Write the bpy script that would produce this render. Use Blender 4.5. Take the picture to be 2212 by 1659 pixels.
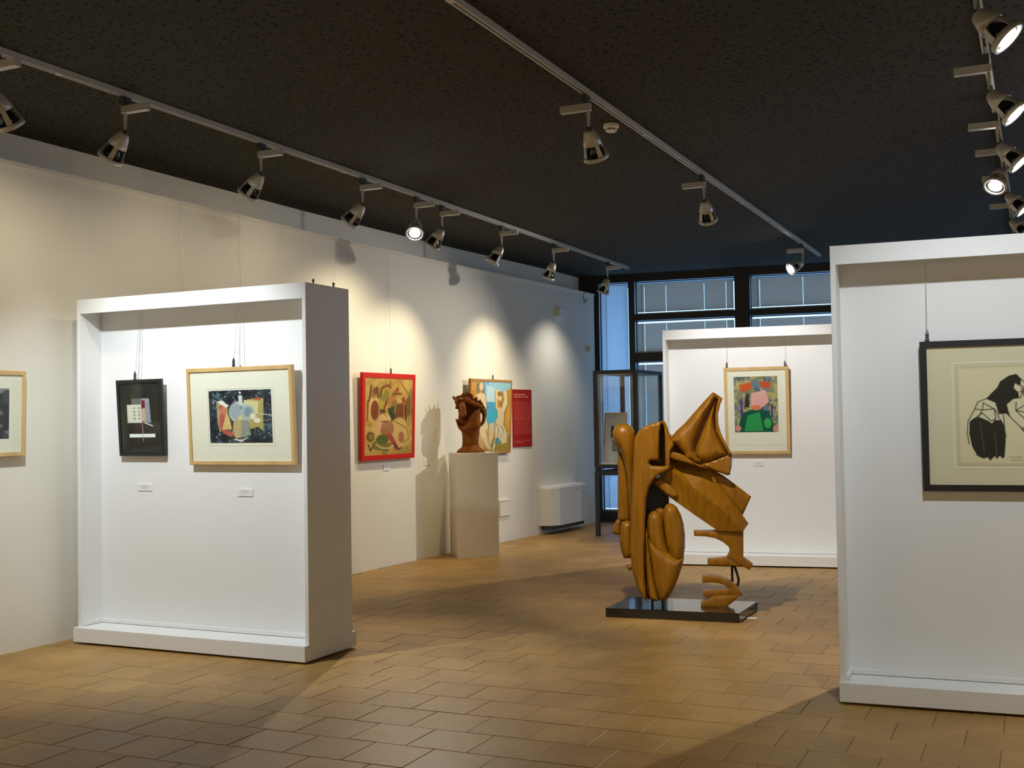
import bpy, bmesh, math, random
import numpy as np
from mathutils import Vector, Matrix, noise as mnoise
from mathutils.geometry import delaunay_2d_cdt
random.seed(7); rng = np.random.default_rng(7)
for o in list(bpy.data.objects): bpy.data.objects.remove(o)
SC = bpy.context.scene
COL = SC.collection
# ------------------------------------------------------------------ camera
FPX, PITCH, ROLL, CAMH = 2490.8, 0.0307, -0.0161, 1.5088
CX, CY = 1106.0, 829.5
cam_d = bpy.data.cameras.new('camera'); cam = bpy.data.objects.new('camera', cam_d); COL.objects.link(cam)
cam_d.sensor_fit = 'HORIZONTAL'; cam_d.sensor_width = 36.0; cam_d.lens = 36.0*FPX/2212.0; cam_d.clip_start = 0.05
cam.matrix_world = Matrix.Translation((0, 0, CAMH)) @ Matrix.Rotation(math.pi/2+PITCH, 4, 'X') @ Matrix.Rotation(ROLL, 4, 'Z')
SC.camera = cam
# ------------------------------------------------------------------ world, exposure
w = bpy.data.worlds.new('overcast_sky'); SC.world = w; w.use_nodes = True
bg = w.node_tree.nodes['Background']; bg.inputs[0].default_value = (0.30, 0.57, 1.0, 1); bg.inputs[1].default_value = 2.4
vs = SC.view_settings; vs.view_transform = 'Standard'; vs.look = 'None'; vs.exposure = 0.9; vs.gamma = 1.0; vs.use_curve_mapping = False

# ------------------------------------------------------------------ pixel -> direction
def ray(x, y):
    X, Y = x-CX, y-CY
    u = X*math.cos(ROLL)+Y*math.sin(ROLL); v = -X*math.sin(ROLL)+Y*math.cos(ROLL)
    xc, zc = u/FPX, -v/FPX
    return Vector((xc, math.cos(PITCH)-zc*math.sin(PITCH), math.sin(PITCH)+zc*math.cos(PITCH)))
def atz(x, y, z=0.0):
    d = ray(x, y); t = (z-CAMH)/d.z; return Vector((0, 0, CAMH))+d*t
def on_plane(x, y, o, yaw):
    d = ray(x, y); n = Vector((-math.sin(yaw), math.cos(yaw), 0)); t = n.dot(Vector((o[0], o[1], 0)))/n.dot(d)
    return Vector((0, 0, CAMH))+d*t
AX = math.radians(65.3)                       # room axis: U runs down the room, V to the right
U = Vector((math.cos(AX), math.sin(AX), 0)); V = Vector((math.sin(AX), -math.cos(AX), 0))
YAW = AX-math.pi/2
def uv(u, v, z=0.0): return U*u+V*v+Vector((0, 0, z))
CEIL = 3.58

# ------------------------------------------------------------------ materials
MATS = {}
def mat(name, col, rough=0.5, metal=0.0, coat=0.0, noise=None, bump=None, spec=0.5):
    m = bpy.data.materials.new(name); m.use_nodes = True; nt = m.node_tree; b = nt.nodes['Principled BSDF']
    b.inputs['Base Color'].default_value = (*col, 1); b.inputs['Roughness'].default_value = rough
    b.inputs['Metallic'].default_value = metal; b.inputs['Coat Weight'].default_value = coat
    b.inputs['Specular IOR Level'].default_value = spec
    if noise or bump:
        tc = nt.nodes.new('ShaderNodeTexCoord')
    if noise:                                  # (scale, amount, stretch)
        sc, amt, st = noise
        mp = nt.nodes.new('ShaderNodeMapping'); mp.inputs['Scale'].default_value = st
        nt.links.new(tc.outputs['Object'], mp.inputs[0])
        n = nt.nodes.new('ShaderNodeTexNoise'); n.inputs['Scale'].default_value = sc; n.inputs['Detail'].default_value = 5
        nt.links.new(mp.outputs[0], n.inputs['Vector'])
        r = nt.nodes.new('ShaderNodeValToRGB'); r.color_ramp.elements[0].position = 0.3; r.color_ramp.elements[1].position = 0.7
        lo = [max(0, c*(1-amt)) for c in col]; hi = [min(1, c*(1+amt)) for c in col]
        r.color_ramp.elements[0].color = (*lo, 1); r.color_ramp.elements[1].color = (*hi, 1)
        nt.links.new(n.outputs['Fac'], r.inputs[0]); nt.links.new(r.outputs[0], b.inputs['Base Color'])
    if bump:
        n2 = nt.nodes.new('ShaderNodeTexNoise'); n2.inputs['Scale'].default_value = bump[0]; n2.inputs['Detail'].default_value = 4
        nt.links.new(tc.outputs['Object'], n2.inputs['Vector'])
        bp = nt.nodes.new('ShaderNodeBump'); bp.inputs['Strength'].default_value = bump[1]; bp.inputs['Distance'].default_value = 0.01
        nt.links.new(n2.outputs['Fac'], bp.inputs['Height']); nt.links.new(bp.outputs[0], b.inputs['Normal'])
    MATS[name] = m; return m
ONE = (1, 1, 1)
mat('wall_paint', (0.80, 0.775, 0.695), 0.75, spec=0.2, noise=(1.5, 0.02, ONE), bump=(60, 0.08))
mat('panel_white', (0.83, 0.835, 0.83), 0.55, spec=0.3, bump=(90, 0.04))
mat('appliance_white', (0.80, 0.79, 0.76), 0.4)
mat('pedestal_white', (0.80, 0.745, 0.62), 0.6, spec=0.2, bump=(50, 0.05))
mat('track_metal', (0.50, 0.49, 0.45), 0.4, 0.1)
mat('lamp_metal', (0.50, 0.49, 0.46), 0.35, 0.25)
mat('joint_dark', (0.05, 0.05, 0.05), 0.4)
mat('reflector', (0.03, 0.035, 0.04), 0.12, 0.7)
mat('lamp_glass_off', (0.10, 0.11, 0.12), 0.08, 0.5)
mat('steel_black', (0.016, 0.016, 0.018), 0.45)
mat('black_lacquer', (0.010, 0.010, 0.011), 0.12, coat=0.5)
mat('black_frame', (0.013, 0.013, 0.014), 0.4)
mat('maple', (0.60, 0.40, 0.16), 0.45, noise=(9, 0.14, (1, 1, 0.15)))
mat('gold_frame', (0.40, 0.20, 0.05), 0.45, noise=(8, 0.15, ONE))
mat('red_frame', (0.52, 0.012, 0.002), 0.5, spec=0.15)
mat('mat_cream', (0.90, 0.83, 0.68), 0.8, spec=0.2)
mat('mat_ivory', (0.86, 0.81, 0.66), 0.8, spec=0.2)
mat('mat_tan', (0.78, 0.69, 0.48), 0.85, spec=0.2)
mat('paper', (0.82, 0.82, 0.82), 0.7)
mat('wire', (0.5, 0.51, 0.53), 0.4, 0.5)
mat('hook', (0.08, 0.08, 0.09), 0.4, 0.5)
mat('terracotta', (0.235, 0.075, 0.014), 0.85, spec=0.15, noise=(14, 0.35, ONE), bump=(40, 0.5))
mat('mortar', (0.20, 0.125, 0.05), 0.9, noise=(30, 0.2, ONE))
mat('dark_wall', (0.06, 0.055, 0.05), 0.8)
mat('ink', (0.25, 0.25, 0.27), 0.8)

def wood():
    m = bpy.data.materials.new('carved_wood'); m.use_nodes = True; nt = m.node_tree; b = nt.nodes['Principled BSDF']
    tc = nt.nodes.new('ShaderNodeTexCoord'); mp = nt.nodes.new('ShaderNodeMapping')
    mp.inputs['Rotation'].default_value = (0, math.radians(35), 0); mp.inputs['Scale'].default_value = (7, 7, 0.8)
    n = nt.nodes.new('ShaderNodeTexNoise'); n.inputs['Scale'].default_value = 4; n.inputs['Detail'].default_value = 8; n.inputs['Distortion'].default_value = 0.6
    r = nt.nodes.new('ShaderNodeValToRGB')
    r.color_ramp.elements[0].position = 0.30; r.color_ramp.elements[0].color = (0.205, 0.078, 0.0012, 1)
    r.color_ramp.elements[1].position = 0.72; r.color_ramp.elements[1].color = (0.315, 0.135, 0.003, 1)
    nt.links.new(tc.outputs['Object'], mp.inputs[0]); nt.links.new(mp.outputs[0], n.inputs['Vector'])
    nt.links.new(n.outputs['Fac'], r.inputs[0]); nt.links.new(r.outputs[0], b.inputs['Base Color'])
    b.inputs['Roughness'].default_value = 0.42; b.inputs['Specular IOR Level'].default_value = 0.35; b.inputs['Coat Weight'].default_value = 0.10; b.inputs['Coat Roughness'].default_value = 0.2
    MATS['carved_wood'] = m
wood()

def tile_mat(name, use_obj):
    m = bpy.data.materials.new(name); m.use_nodes = True; nt = m.node_tree; b = nt.nodes['Principled BSDF']
    geo = nt.nodes.new('ShaderNodeNewGeometry')
    n1 = nt.nodes.new('ShaderNodeTexNoise'); n1.inputs['Scale'].default_value = 2.3; n1.inputs['Detail'].default_value = 6; n1.inputs['Roughness'].default_value = 0.6
    n2 = nt.nodes.new('ShaderNodeTexNoise'); n2.inputs['Scale'].default_value = 24; n2.inputs['Detail'].default_value = 4
    nt.links.new(geo.outputs['Position'], n1.inputs['Vector']); nt.links.new(geo.outputs['Position'], n2.inputs['Vector'])
    r = nt.nodes.new('ShaderNodeValToRGB'); el = r.color_ramp.elements
    el[0].position = 0.28; el[0].color = (0.30, 0.157, 0.024, 1); el[1].position = 0.66; el[1].color = (0.43, 0.238, 0.052, 1)
    nt.links.new(n1.outputs['Fac'], r.inputs[0])
    mx = nt.nodes.new('ShaderNodeMixRGB'); mx.blend_type = 'OVERLAY'; mx.inputs[0].default_value = 0.25
    nt.links.new(r.outputs[0], mx.inputs[1]); nt.links.new(n2.outputs['Color'], mx.inputs[2])
    hs = nt.nodes.new('ShaderNodeHueSaturation')
    if use_obj:
        oi = nt.nodes.new('ShaderNodeObjectInfo'); src = oi.outputs['Random']
    else:
        at = nt.nodes.new('ShaderNodeAttribute'); at.attribute_name = 'tile_random'; src = at.outputs['Fac']
    mr = nt.nodes.new('ShaderNodeMapRange'); mr.inputs['To Min'].default_value = 0.92; mr.inputs['To Max'].default_value = 1.08
    nt.links.new(src, mr.inputs['Value']); nt.links.new(mr.outputs[0], hs.inputs['Value'])
    hs.inputs['Saturation'].default_value = 0.93
    nt.links.new(mx.outputs[0], hs.inputs['Color']); nt.links.new(hs.outputs[0], b.inputs['Base Color'])
    rr = nt.nodes.new('ShaderNodeMapRange'); b.inputs['Specular IOR Level'].default_value = 0.28; rr.inputs['To Min'].default_value = 0.34; rr.inputs['To Max'].default_value = 0.52
    nt.links.new(n1.outputs['Fac'], rr.inputs['Value']); nt.links.new(rr.outputs[0], b.inputs['Roughness'])
    bp = nt.nodes.new('ShaderNodeBump'); bp.inputs['Strength'].default_value = 0.10; bp.inputs['Distance'].default_value = 0.01
    nt.links.new(n2.outputs['Fac'], bp.inputs['Height']); nt.links.new(bp.outputs[0], b.inputs['Normal'])
    MATS[name] = m
tile_mat('tile', True); tile_mat('tile_far', False)

def ceiling_mat():
    m = bpy.data.materials.new('acoustic_ceiling'); m.use_nodes = True; nt = m.node_tree; b = nt.nodes['Principled BSDF']
    geo = nt.nodes.new('ShaderNodeNewGeometry'); mp = nt.nodes.new('ShaderNodeMapping')
    mp.inputs['Rotation'].default_value = (0, 0, -YAW); mp.inputs['Scale'].default_value = (22, 19, 1)
    v = nt.nodes.new('ShaderNodeTexVoronoi'); v.inputs['Scale'].default_value = 1.0; v.inputs['Randomness'].default_value = 0.9
    nt.links.new(geo.outputs['Position'], mp.inputs[0]); nt.links.new(mp.outputs[0], v.inputs['Vector'])
    r = nt.nodes.new('ShaderNodeValToRGB'); r.color_ramp.interpolation = 'EASE'
    r.color_ramp.elements[0].position = 0.24; r.color_ramp.elements[0].color = (0.0022, 0.002, 0.0016, 1)
    r.color_ramp.elements[1].position = 0.31; r.color_ramp.elements[1].color = (0.040, 0.037, 0.025, 1)
    nt.links.new(v.outputs['Distance'], r.inputs[0]); nt.links.new(r.outputs[0], b.inputs['Base Color'])
    b.inputs['Roughness'].default_value = 0.85; b.inputs['Specular IOR Level'].default_value = 0.2
    MATS['acoustic_ceiling'] = m
ceiling_mat()

def glass_mat(name, refl_rough=0.02, tint=(0.97, 0.99, 0.99), gain=1.0):
    m = bpy.data.materials.new(name); m.use_nodes = True; nt = m.node_tree; nt.nodes.remove(nt.nodes['Principled BSDF'])
    out = nt.nodes['Material Output']; tr = nt.nodes.new('ShaderNodeBsdfTransparent'); tr.inputs[0].default_value = (*tint, 1)
    gl = nt.nodes.new('ShaderNodeBsdfGlossy'); gl.inputs['Roughness'].default_value = refl_rough
    fr = nt.nodes.new('ShaderNodeLayerWeight'); fr.inputs['Blend'].default_value = 0.5
    pw = nt.nodes.new('ShaderNodeMath'); pw.operation = 'POWER'; pw.inputs[1].default_value = 5.0; nt.links.new(fr.outputs['Facing'], pw.inputs[0])
    mt = nt.nodes.new('ShaderNodeMath'); mt.operation = 'MULTIPLY_ADD'; mt.inputs[1].default_value = 0.9*gain; mt.inputs[2].default_value = 0.045*gain; nt.links.new(pw.outputs[0], mt.inputs[0])
    mx = nt.nodes.new('ShaderNodeMixShader'); nt.links.new(mt.outputs[0], mx.inputs[0]); nt.links.new(tr.outputs[0], mx.inputs[1]); nt.links.new(gl.outputs[0], mx.inputs[2])
    nt.links.new(mx.outputs[0], out.inputs[0]); MATS[name] = m
glass_mat('clear_glass'); glass_mat('picture_glass', gain=0.5); glass_mat('window_glass', tint=(0.9, 0.97, 1.0))

def blind_mat(name, col, trans, tcol):
    m = bpy.data.materials.new(name); m.use_nodes = True; nt = m.node_tree; nt.nodes.remove(nt.nodes['Principled BSDF'])
    out = nt.nodes['Material Output']; d = nt.nodes.new('ShaderNodeBsdfDiffuse'); d.inputs[0].default_value = (*col, 1)
    t = nt.nodes.new('ShaderNodeBsdfTranslucent'); t.inputs[0].default_value = (*tcol, 1)
    mx = nt.nodes.new('ShaderNodeMixShader'); mx.inputs[0].default_value = trans
    nt.links.new(d.outputs[0], mx.inputs[1]); nt.links.new(t.outputs[0], mx.inputs[2]); nt.links.new(mx.outputs[0], out.inputs[0]); MATS[name] = m
blind_mat('blind_grey', (0.5, 0.47, 0.42), 0.15, (0.95, 0.72, 0.55)); blind_mat('blind_blue', (0.5, 0.5, 0.5), 0.32, (0.8, 0.85, 0.9))

def emit(name, col, s):
    m = bpy.data.materials.new(name); m.use_nodes = True; nt = m.node_tree; b = nt.nodes['Principled BSDF']
    b.inputs['Base Color'].default_value = (0.9, 0.9, 0.9, 1); b.inputs['Emission Color'].default_value = (*col, 1); b.inputs['Emission Strength'].default_value = s; MATS[name] = m
emit('bulb_lit', (1, 0.95, 0.88), 25.0)

def paint_mat():
    m = bpy.data.materials.new('painted_print'); m.use_nodes = True; nt = m.node_tree; b = nt.nodes['Principled BSDF']
    a = nt.nodes.new('ShaderNodeAttribute'); a.attribute_name = 'paint'; nt.links.new(a.outputs['Color'], b.inputs['Base Color'])
    b.inputs['Roughness'].default_value = 0.65; b.inputs['Specular IOR Level'].default_value = 0.15; MATS['painted_print'] = m
paint_mat()

# ------------------------------------------------------------------ object helpers
def link(o, parent=None):
    COL.objects.link(o)
    if parent is not None: o.parent = parent
    return o
def tag(o, label=None, cat=None, group=None, kind=None):
    if label: o['label'] = label
    if cat: o['category'] = cat
    if group: o['group'] = group
    if kind: o['kind'] = kind
    return o
def thing(name, loc=(0, 0, 0), rz=0.0, label=None, cat=None, group=None, kind=None):
    o = bpy.data.objects.new(name, None); link(o); o.location = loc; o.rotation_euler = (0, 0, rz); o.empty_display_size = 0.1
    return tag(o, label, cat, group, kind)
def obj(name, bm, material, parent=None, smooth=False):
    me = bpy.data.meshes.new(name)
    if isinstance(bm, bmesh.types.BMesh):
        bmesh.ops.recalc_face_normals(bm, faces=bm.faces)
        bm.to_mesh(me); bm.free()
    else:
        me.from_pydata(*bm); me.update()
    me.materials.append(MATS[material])
    if smooth:
        for p in me.polygons: p.use_smooth = True
    return link(bpy.data.objects.new(name, me), parent)
def BM(): return bmesh.new()
def box(bm, x0, x1, y0, y1, z0, z1, bev=0.0):
    vs_ = [bm.verts.new(c) for c in ((x0, y0, z0), (x1, y0, z0), (x1, y1, z0), (x0, y1, z0), (x0, y0, z1), (x1, y0, z1), (x1, y1, z1), (x0, y1, z1))]
    fs = [bm.faces.new([vs_[i] for i in q]) for q in ((3, 2, 1, 0), (4, 5, 6, 7), (0, 1, 5, 4), (1, 2, 6, 5), (2, 3, 7, 6), (3, 0, 4, 7))]
    if bev > 0:
        es = list({e for f in fs for e in f.edges}); bmesh.ops.bevel(bm, geom=es, offset=bev, segments=2, profile=0.5, affect='EDGES')
    return bm
def bx(*a): return box(BM(), *a)
def rings(bm, rs, cap=True, close=True):
    """loft through rings of points"""
    R = [[bm.verts.new(p) for p in r] for r in rs]; n = len(R[0])
    for a, b in zip(R[:-1], R[1:]):
        for i in range(n if close else n-1):
            j = (i+1) % n; bm.faces.new((a[i], a[j], b[j], b[i]))
    if cap: bm.faces.new(list(reversed(R[0]))); bm.faces.new(R[-1])
    return bm
def frame_of(d):
    d = Vector(d).normalized(); up = Vector((0, 0, 1)) if abs(d.z) < 0.95 else Vector((1, 0, 0))
    a = d.cross(up).normalized(); return a, d.cross(a).normalized(), d
def tube(bm, p0, p1, r0, r1=None, n=10):
    r1 = r0 if r1 is None else r1; p0, p1 = Vector(p0), Vector(p1); a, b, _ = frame_of(p1-p0)
    return rings(bm, [[p+(a*math.cos(t)+b*math.sin(t))*r for t in [2*math.pi*i/n for i in range(n)]] for p, r in ((p0, r0), (p1, r1))])
def path_tube(bm, pts, r, n=8):
    pts = [Vector(p) for p in pts]; rs = []
    for i, p in enumerate(pts):
        d = (pts[min(i+1, len(pts)-1)]-pts[max(i-1, 0)]); a, b, _ = frame_of(d)
        rs.append([p+(a*math.cos(t)+b*math.sin(t))*r for t in [2*math.pi*k/n for k in range(n)]])
    return rings(bm, rs)
def lathe(bm, prof, n=24, axis=None, org=(0, 0, 0), cap=True):
    a, b, d = axis or (Vector((1, 0, 0)), Vector((0, 1, 0)), Vector((0, 0, 1))); org = Vector(org)
    return rings(bm, [[org+d*z+(a*math.cos(t)+b*math.sin(t))*r for t in [2*math.pi*i/n for i in range(n)]] for r, z in prof], cap)
def rect_ring(bm, w, h, t, y0, y1, z0=0.0):
    """a mitred frame: outer w x h standing in XZ, bar width t"""
    o = [(-w/2, z0), (w/2, z0), (w/2, z0+h), (-w/2, z0+h)]; i = [(-w/2+t, z0+t), (w/2-t, z0+t), (w/2-t, z0+h-t), (-w/2+t, z0+h-t)]
    c = min(t*0.18, 0.004)
    oc = [(-w/2+c, z0+c), (w/2-c, z0+c), (w/2-c, z0+h-c), (-w/2+c, z0+h-c)]
    def R(l, y): return [bm.verts.new((x, y, z)) for x, z in l]
    seq = [R(o, y1), R(o, y0+c), R(oc, y0), R(i, y0), R(i, y1)]
    for A, B in zip(seq, seq[1:]+seq[:1]):
        for k in range(4): bm.faces.new((A[k], A[(k+1) % 4], B[(k+1) % 4], B[k]))
    return bm

# ------------------------------------------------------------------ painted prints (vertex-coloured canvases)
def srgb(*c): return np.array([((x/255)/12.92 if x/255 <= 0.04045 else ((x/255+0.055)/1.055)**2.4) for x in c])
class Canvas:
    def __init__(s, nx, ny, col, aspect=None):
        nx, ny = 2*nx, 2*ny; s.nx, s.ny = nx//2, ny//2; s.a = np.tile(srgb(*col), (ny, nx, 1)); s.asp = aspect or nx/ny
        s.u, s.v = np.meshgrid((np.arange(nx)+0.5)/nx, (np.arange(ny)+0.5)/ny)
    def blend(s, m, col): s.a = s.a*(1-m[..., None])+srgb(*col)*m[..., None]
    def noise(s, f, seed=0):
        g = np.random.default_rng(seed).random((int(f)+3, int(f)+3)); x, y = s.u*f, s.v*f
        i, j = x.astype(int), y.astype(int); fx, fy = x-i, y-j; fx, fy = fx*fx*(3-2*fx), fy*fy*(3-2*fy)
        return (g[j, i]*(1-fx)+g[j, i+1]*fx)*(1-fy)+(g[j+1, i]*(1-fx)+g[j+1, i+1]*fx)*fy
    def mottle(s, f, col, lo=0.5, hi=0.7, al=1.0, seed=0):
        n = 0.6*s.noise(f, seed)+0.4*s.noise(f*2.3, seed+9); s.blend(np.clip((n-lo)/(hi-lo), 0, 1)*al, col)
    def poly(s, pts, col, al=1.0):
        P = np.array(pts, float); ins = np.zeros(s.u.shape, bool); j = len(P)-1
        for i in range(len(P)):
            (xi, yi), (xj, yj) = P[i], P[j]
            if abs(yj-yi) > 1e-9: ins ^= ((yi > s.v) != (yj > s.v)) & (s.u < (xj-xi)*(s.v-yi)/(yj-yi)+xi)
            j = i
        s.blend(ins*al, col)
    def ell(s, cx, cy, rx, ry, col, al=1.0, rot=0.0, soft=0.15):
        dx, dy = (s.u-cx)*s.asp, s.v-cy; c, q = math.cos(rot), math.sin(rot)
        d = np.sqrt(((dx*c+dy*q)/(rx*s.asp))**2+((-dx*q+dy*c)/ry)**2); s.blend(np.clip((1-d)/soft, 0, 1)*al, col)
    def line(s, pts, wd, col, al=1.0):
        P = np.array(pts, float); D = np.full(s.u.shape, 9.0)
        for (x0, y0), (x1, y1) in zip(P[:-1], P[1:]):
            ax, ay = (s.u-x0)*s.asp, s.v-y0; bx_, by = (x1-x0)*s.asp, y1-y0
            t = np.clip((ax*bx_+ay*by)/(bx_*bx_+by*by+1e-12), 0, 1); D = np.minimum(D, np.hypot(ax-t*bx_, ay-t*by))
        s.blend(np.clip((wd-D)/(wd*0.5)+0.3, 0, 1)*al, col)
    def rect(s, x0, y0, x1, y1, col, al=1.0): s.blend(((s.u >= x0) & (s.u <= x1) & (s.v >= y0) & (s.v <= y1))*al, col)
def print_obj(name, cv, w, h, parent, y=0.0, z0=0.0, x0=None, thick=0.002):
    """the canvas as a thin sheet standing in XZ, facing -Y, thickness behind it"""
    nx, ny = cv.nx+1, cv.ny+1; x0 = -w/2 if x0 is None else x0
    X, Z = np.meshgrid(x0+w*np.arange(nx)/(nx-1), z0+h-h*np.arange(ny)/(ny-1))
    co = np.stack([X, np.full_like(X, y), Z], -1).reshape(-1, 3)
    idx = np.arange(nx*ny).reshape(ny, nx)
    f = np.stack([idx[:-1, :-1], idx[1:, :-1], idx[1:, 1:], idx[:-1, 1:]], -1).reshape(-1, 4)
    n0 = len(co); cor = [idx[0, 0], idx[0, -1], idx[-1, -1], idx[-1, 0]]
    co2 = [co[c]+np.array([0, thick, 0]) for c in cor]
    me = bpy.data.meshes.new(name)
    me.from_pydata(np.vstack([co, co2]).tolist(), [], f.tolist()+[[n0, n0+1, n0+2, n0+3]]); me.update()
    at = me.color_attributes.new('paint', 'FLOAT_COLOR', 'CORNER')
    px_ = cv.a.reshape(cv.ny, 2, cv.nx, 2, 3).mean((1, 3)); cols = np.concatenate([np.repeat(px_.reshape(-1, 3), 4, 0), np.tile(px_.mean((0, 1)), (4, 1))]); cols = np.c_[np.clip(cols, 0, 1), np.ones(len(cols))]
    at.data.foreach_set('color', cols.astype(np.float32).ravel())
    me.materials.append(MATS['painted_print']); return link(bpy.data.objects.new(name, me), parent)

# ================================================================== THE ROOM
# --- curved left wall: floor line read off the photograph
WP = [Vector((p[0], p[1], 0)) for p in ((-8.20, -1.90), (-6.6, 1.35), (-4.66, 5.22), (-3.428, 7.706), (-3.149, 8.265), (-2.40, 9.835), (-1.607, 11.501), (-0.771, 13.124), (-0.13, 14.30), (0.28, 15.03), (0.72, 15.84), (1.215, 16.80))]
def catmull(P, n=8):
    out = []
    for i in range(len(P)-1):
        a, b, c, d = P[max(i-1, 0)], P[i], P[i+1], P[min(i+2, len(P)-1)]
        for k in range(n):
            t = k/n; out.append(0.5*((2*b)+(c-a)*t+(2*a-5*b+4*c-d)*t*t+(3*b-a-3*c+d)*t**3))
    return out+[P[-1]]
WC = catmull(WP, 6)
def wall_normals(C):
    N = []
    for i in range(len(C)):
        d = (C[min(i+1, len(C)-1)]-C[max(i-1, 0)]).normalized(); N.append(Vector((d.y, -d.x, 0)))    # into the room
    return N
WN = wall_normals(WC)
LEDGE, SETB = 3.32, 0.24
bm = BM()
prof = [(0.0, -0.05), (0.0, LEDGE-0.035), (0.012, LEDGE-0.03), (0.012, LEDGE), (-SETB, LEDGE), (-SETB, CEIL+0.02), (-SETB-0.15, CEIL+0.02), (-SETB-0.15, -0.05)]
rings(bm, [[p+n*a+Vector((0, 0, z)) for a, z in prof] for p, n in zip(WC, WN)])
tag(obj('wall_left', bm, 'wall_paint'), kind='structure')
def wall_at(x, y):
    """where a pixel's ray meets the left wall, and the wall's direction there"""
    d = ray(x, y)
    for a, b in zip(WC[:-1], WC[1:]):
        e = b-a; det = d.x*(-e.y)+e.x*d.y
        if abs(det) < 1e-9: continue
        t = (a.x*(-e.y)+e.x*a.y)/det; s = (d.x*a.y-d.y*a.x)/det
        if -0.001 <= s <= 1.001 and t > 0: return Vector((d.x*t, d.y*t, CAMH+d.z*t)), math.atan2(e.y, e.x)
    raise ValueError((x, y))
# --- far window wall
WO = Vector((1.653, 16.696, 0)); WYAW = math.radians(-19.5); WX = Vector((math.cos(WYAW), math.sin(WYAW), 0)); WNV = Vector((-math.sin(WYAW), math.cos(WYAW), 0))
def wallbox(bm, a0, a1, b0, b1, z0, z1): return box(bm, a0, a1, b0, b1, z0, z1)
far = thing('wall_far', WO, WYAW, kind='structure')
A_R = 6.6
obj('header', bx(-1.2, A_R, 0.0, 0.16, 3.47, CEIL+0.02), 'steel_black', far)
obj('mullion', bx(-0.62, -0.385, 0.0, 0.16, 0.0, 3.47), 'steel_black', far)
obj('mullion', bx(0.06, 0.15, -0.02, 0.16, 0.0, 3.47), 'steel_black', far)
obj('mullion', bx(1.587, 1.80, -0.02, 0.16, 0.0, 3.47), 'steel_black', far)
obj('mullion', bx(3.24, 3.46, -0.02, 0.16, 0.0, 3.47), 'steel_black', far)
obj('mullion', bx(4.90, 5.1, -0.02, 0.16, 0.0, 3.47), 'steel_black', far)
obj('side_wall', bx(5.1, A_R, 0.0, 0.16, 0.0, 3.47), 'dark_wall', far)
obj('side_wall', bx(-1.2, -0.62, 0.0, 0.16, 0.0, 3.47), 'dark_wall', far)
def blind(parent, a0, a1, z0, z1, material, cuts):
    """closed venetian slats, split where the ladder cords run"""
    bm = BM(); xs = [a0]+[c for c in cuts]+[a1]; z = z1-0.012; p = 0.021
    while z-p > z0:
        for i in range(len(xs)-1):
            l = xs[i]+(0.0018 if i else 0); r = xs[i+1]-(0.0018 if i < len(xs)-2 else 0)
            q = [bm.verts.new(c) for c in ((l, 0.050, z), (r, 0.050, z), (r, 0.053, z-0.0125), (l, 0.053, z-0.0125), (l, 0.061, z-0.025), (r, 0.061, z-0.025))]
            bm.faces.new((q[0], q[1], q[2], q[3])); bm.faces.new((q[3], q[2], q[5], q[4]))
        z -= p
    return tag(obj('blind', bm, material, parent), kind='stuff')
def window(n, a0, a1, rows, material, cuts):
    o = thing('window_%d' % n, WO, WYAW, kind='structure')
    for i, (z0, z1) in enumerate(rows):
        if i+1 < len(rows): obj('transom', bx(a0, a1, -0.015, 0.15, rows[i+1][1], z0), 'steel_black', o)
        else: obj('bottom_rail', bx(a0, a1, -0.02, 0.15, 0.0, z0), 'steel_black', o)
        obj('frame', rect_ring(BM(), a1-a0, z1-z0, 0.012, 0.085, 0.14, z0), 'steel_black', o).location.x = (a0+a1)/2
        obj('pane', bx(a0+0.004, a1-0.004, 0.108, 0.114, z0+0.004, z1-0.004), 'window_glass', o)
        blind(o, a0+0.022, a1-0.022, z0+0.022, z1-0.028, material, cuts)
        obj('bottom_bar', bx(a0+0.02, a1-0.02, 0.045, 0.068, z0+0.008, z0+0.026), 'lamp_metal', o)
        bm = BM(); 
        for c in (a0+0.09, a0+0.10): tube(bm, (c, 0.040, z0+0.03), (c, 0.040, z1-0.02), 0.002, n=5)
        obj('pull_cord', bm, 'joint_dark', o)
    return o
ROWS = [(2.99, 3.47), (2.436, 2.905), (0.155, 2.309)]
window(1, -0.385, 0.06, [(0.155, 3.47)], 'blind_blue', [])
window(2, 0.15, 1.587, ROWS, 'blind_grey', [0.28, 0.60, 1.15, 1.46])
window(3, 1.80, 3.24, ROWS, 'blind_grey', [1.93, 2.52, 3.1])
window(4, 3.46, 4.90, ROWS, 'blind_grey', [3.6, 4.2, 4.75])
# --- walls out of the photograph's view, which close the room
VR, UB = 4.2, -3.2
def wall_slab(name, p, q, th, m='wall_paint'):
    d = (q-p); L = d.length; o = bx(0, L, 0, th, -0.05, CEIL+0.02); o = obj(name, o, m); o.location = p; o.rotation_euler = (0, 0, math.atan2(d.y, d.x)); return tag(o, kind='structure')
wall_slab('wall_right', uv(UB, VR), uv(16.5, VR), -0.15)
wall_slab('wall_back', uv(UB, -6.8), uv(UB, VR+0.1), -0.15)
# --- ceiling
bm = BM()
pts = [uv(UB-0.3, -7.2), uv(UB-0.3, VR+0.3), uv(17.5, VR+0.3), uv(17.5, -7.2)]
lo = [bm.verts.new((p.x, p.y, CEIL)) for p in pts]; hi = [bm.verts.new((p.x, p.y, CEIL+0.12)) for p in pts]
bm.faces.new(lo); bm.faces.new(list(reversed(hi)))
for i in range(4): bm.faces.new((lo[i], lo[(i+1) % 4], hi[(i+1) % 4], hi[i]))
tag(obj('ceiling', bm, 'acoustic_ceiling'), kind='structure')
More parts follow.
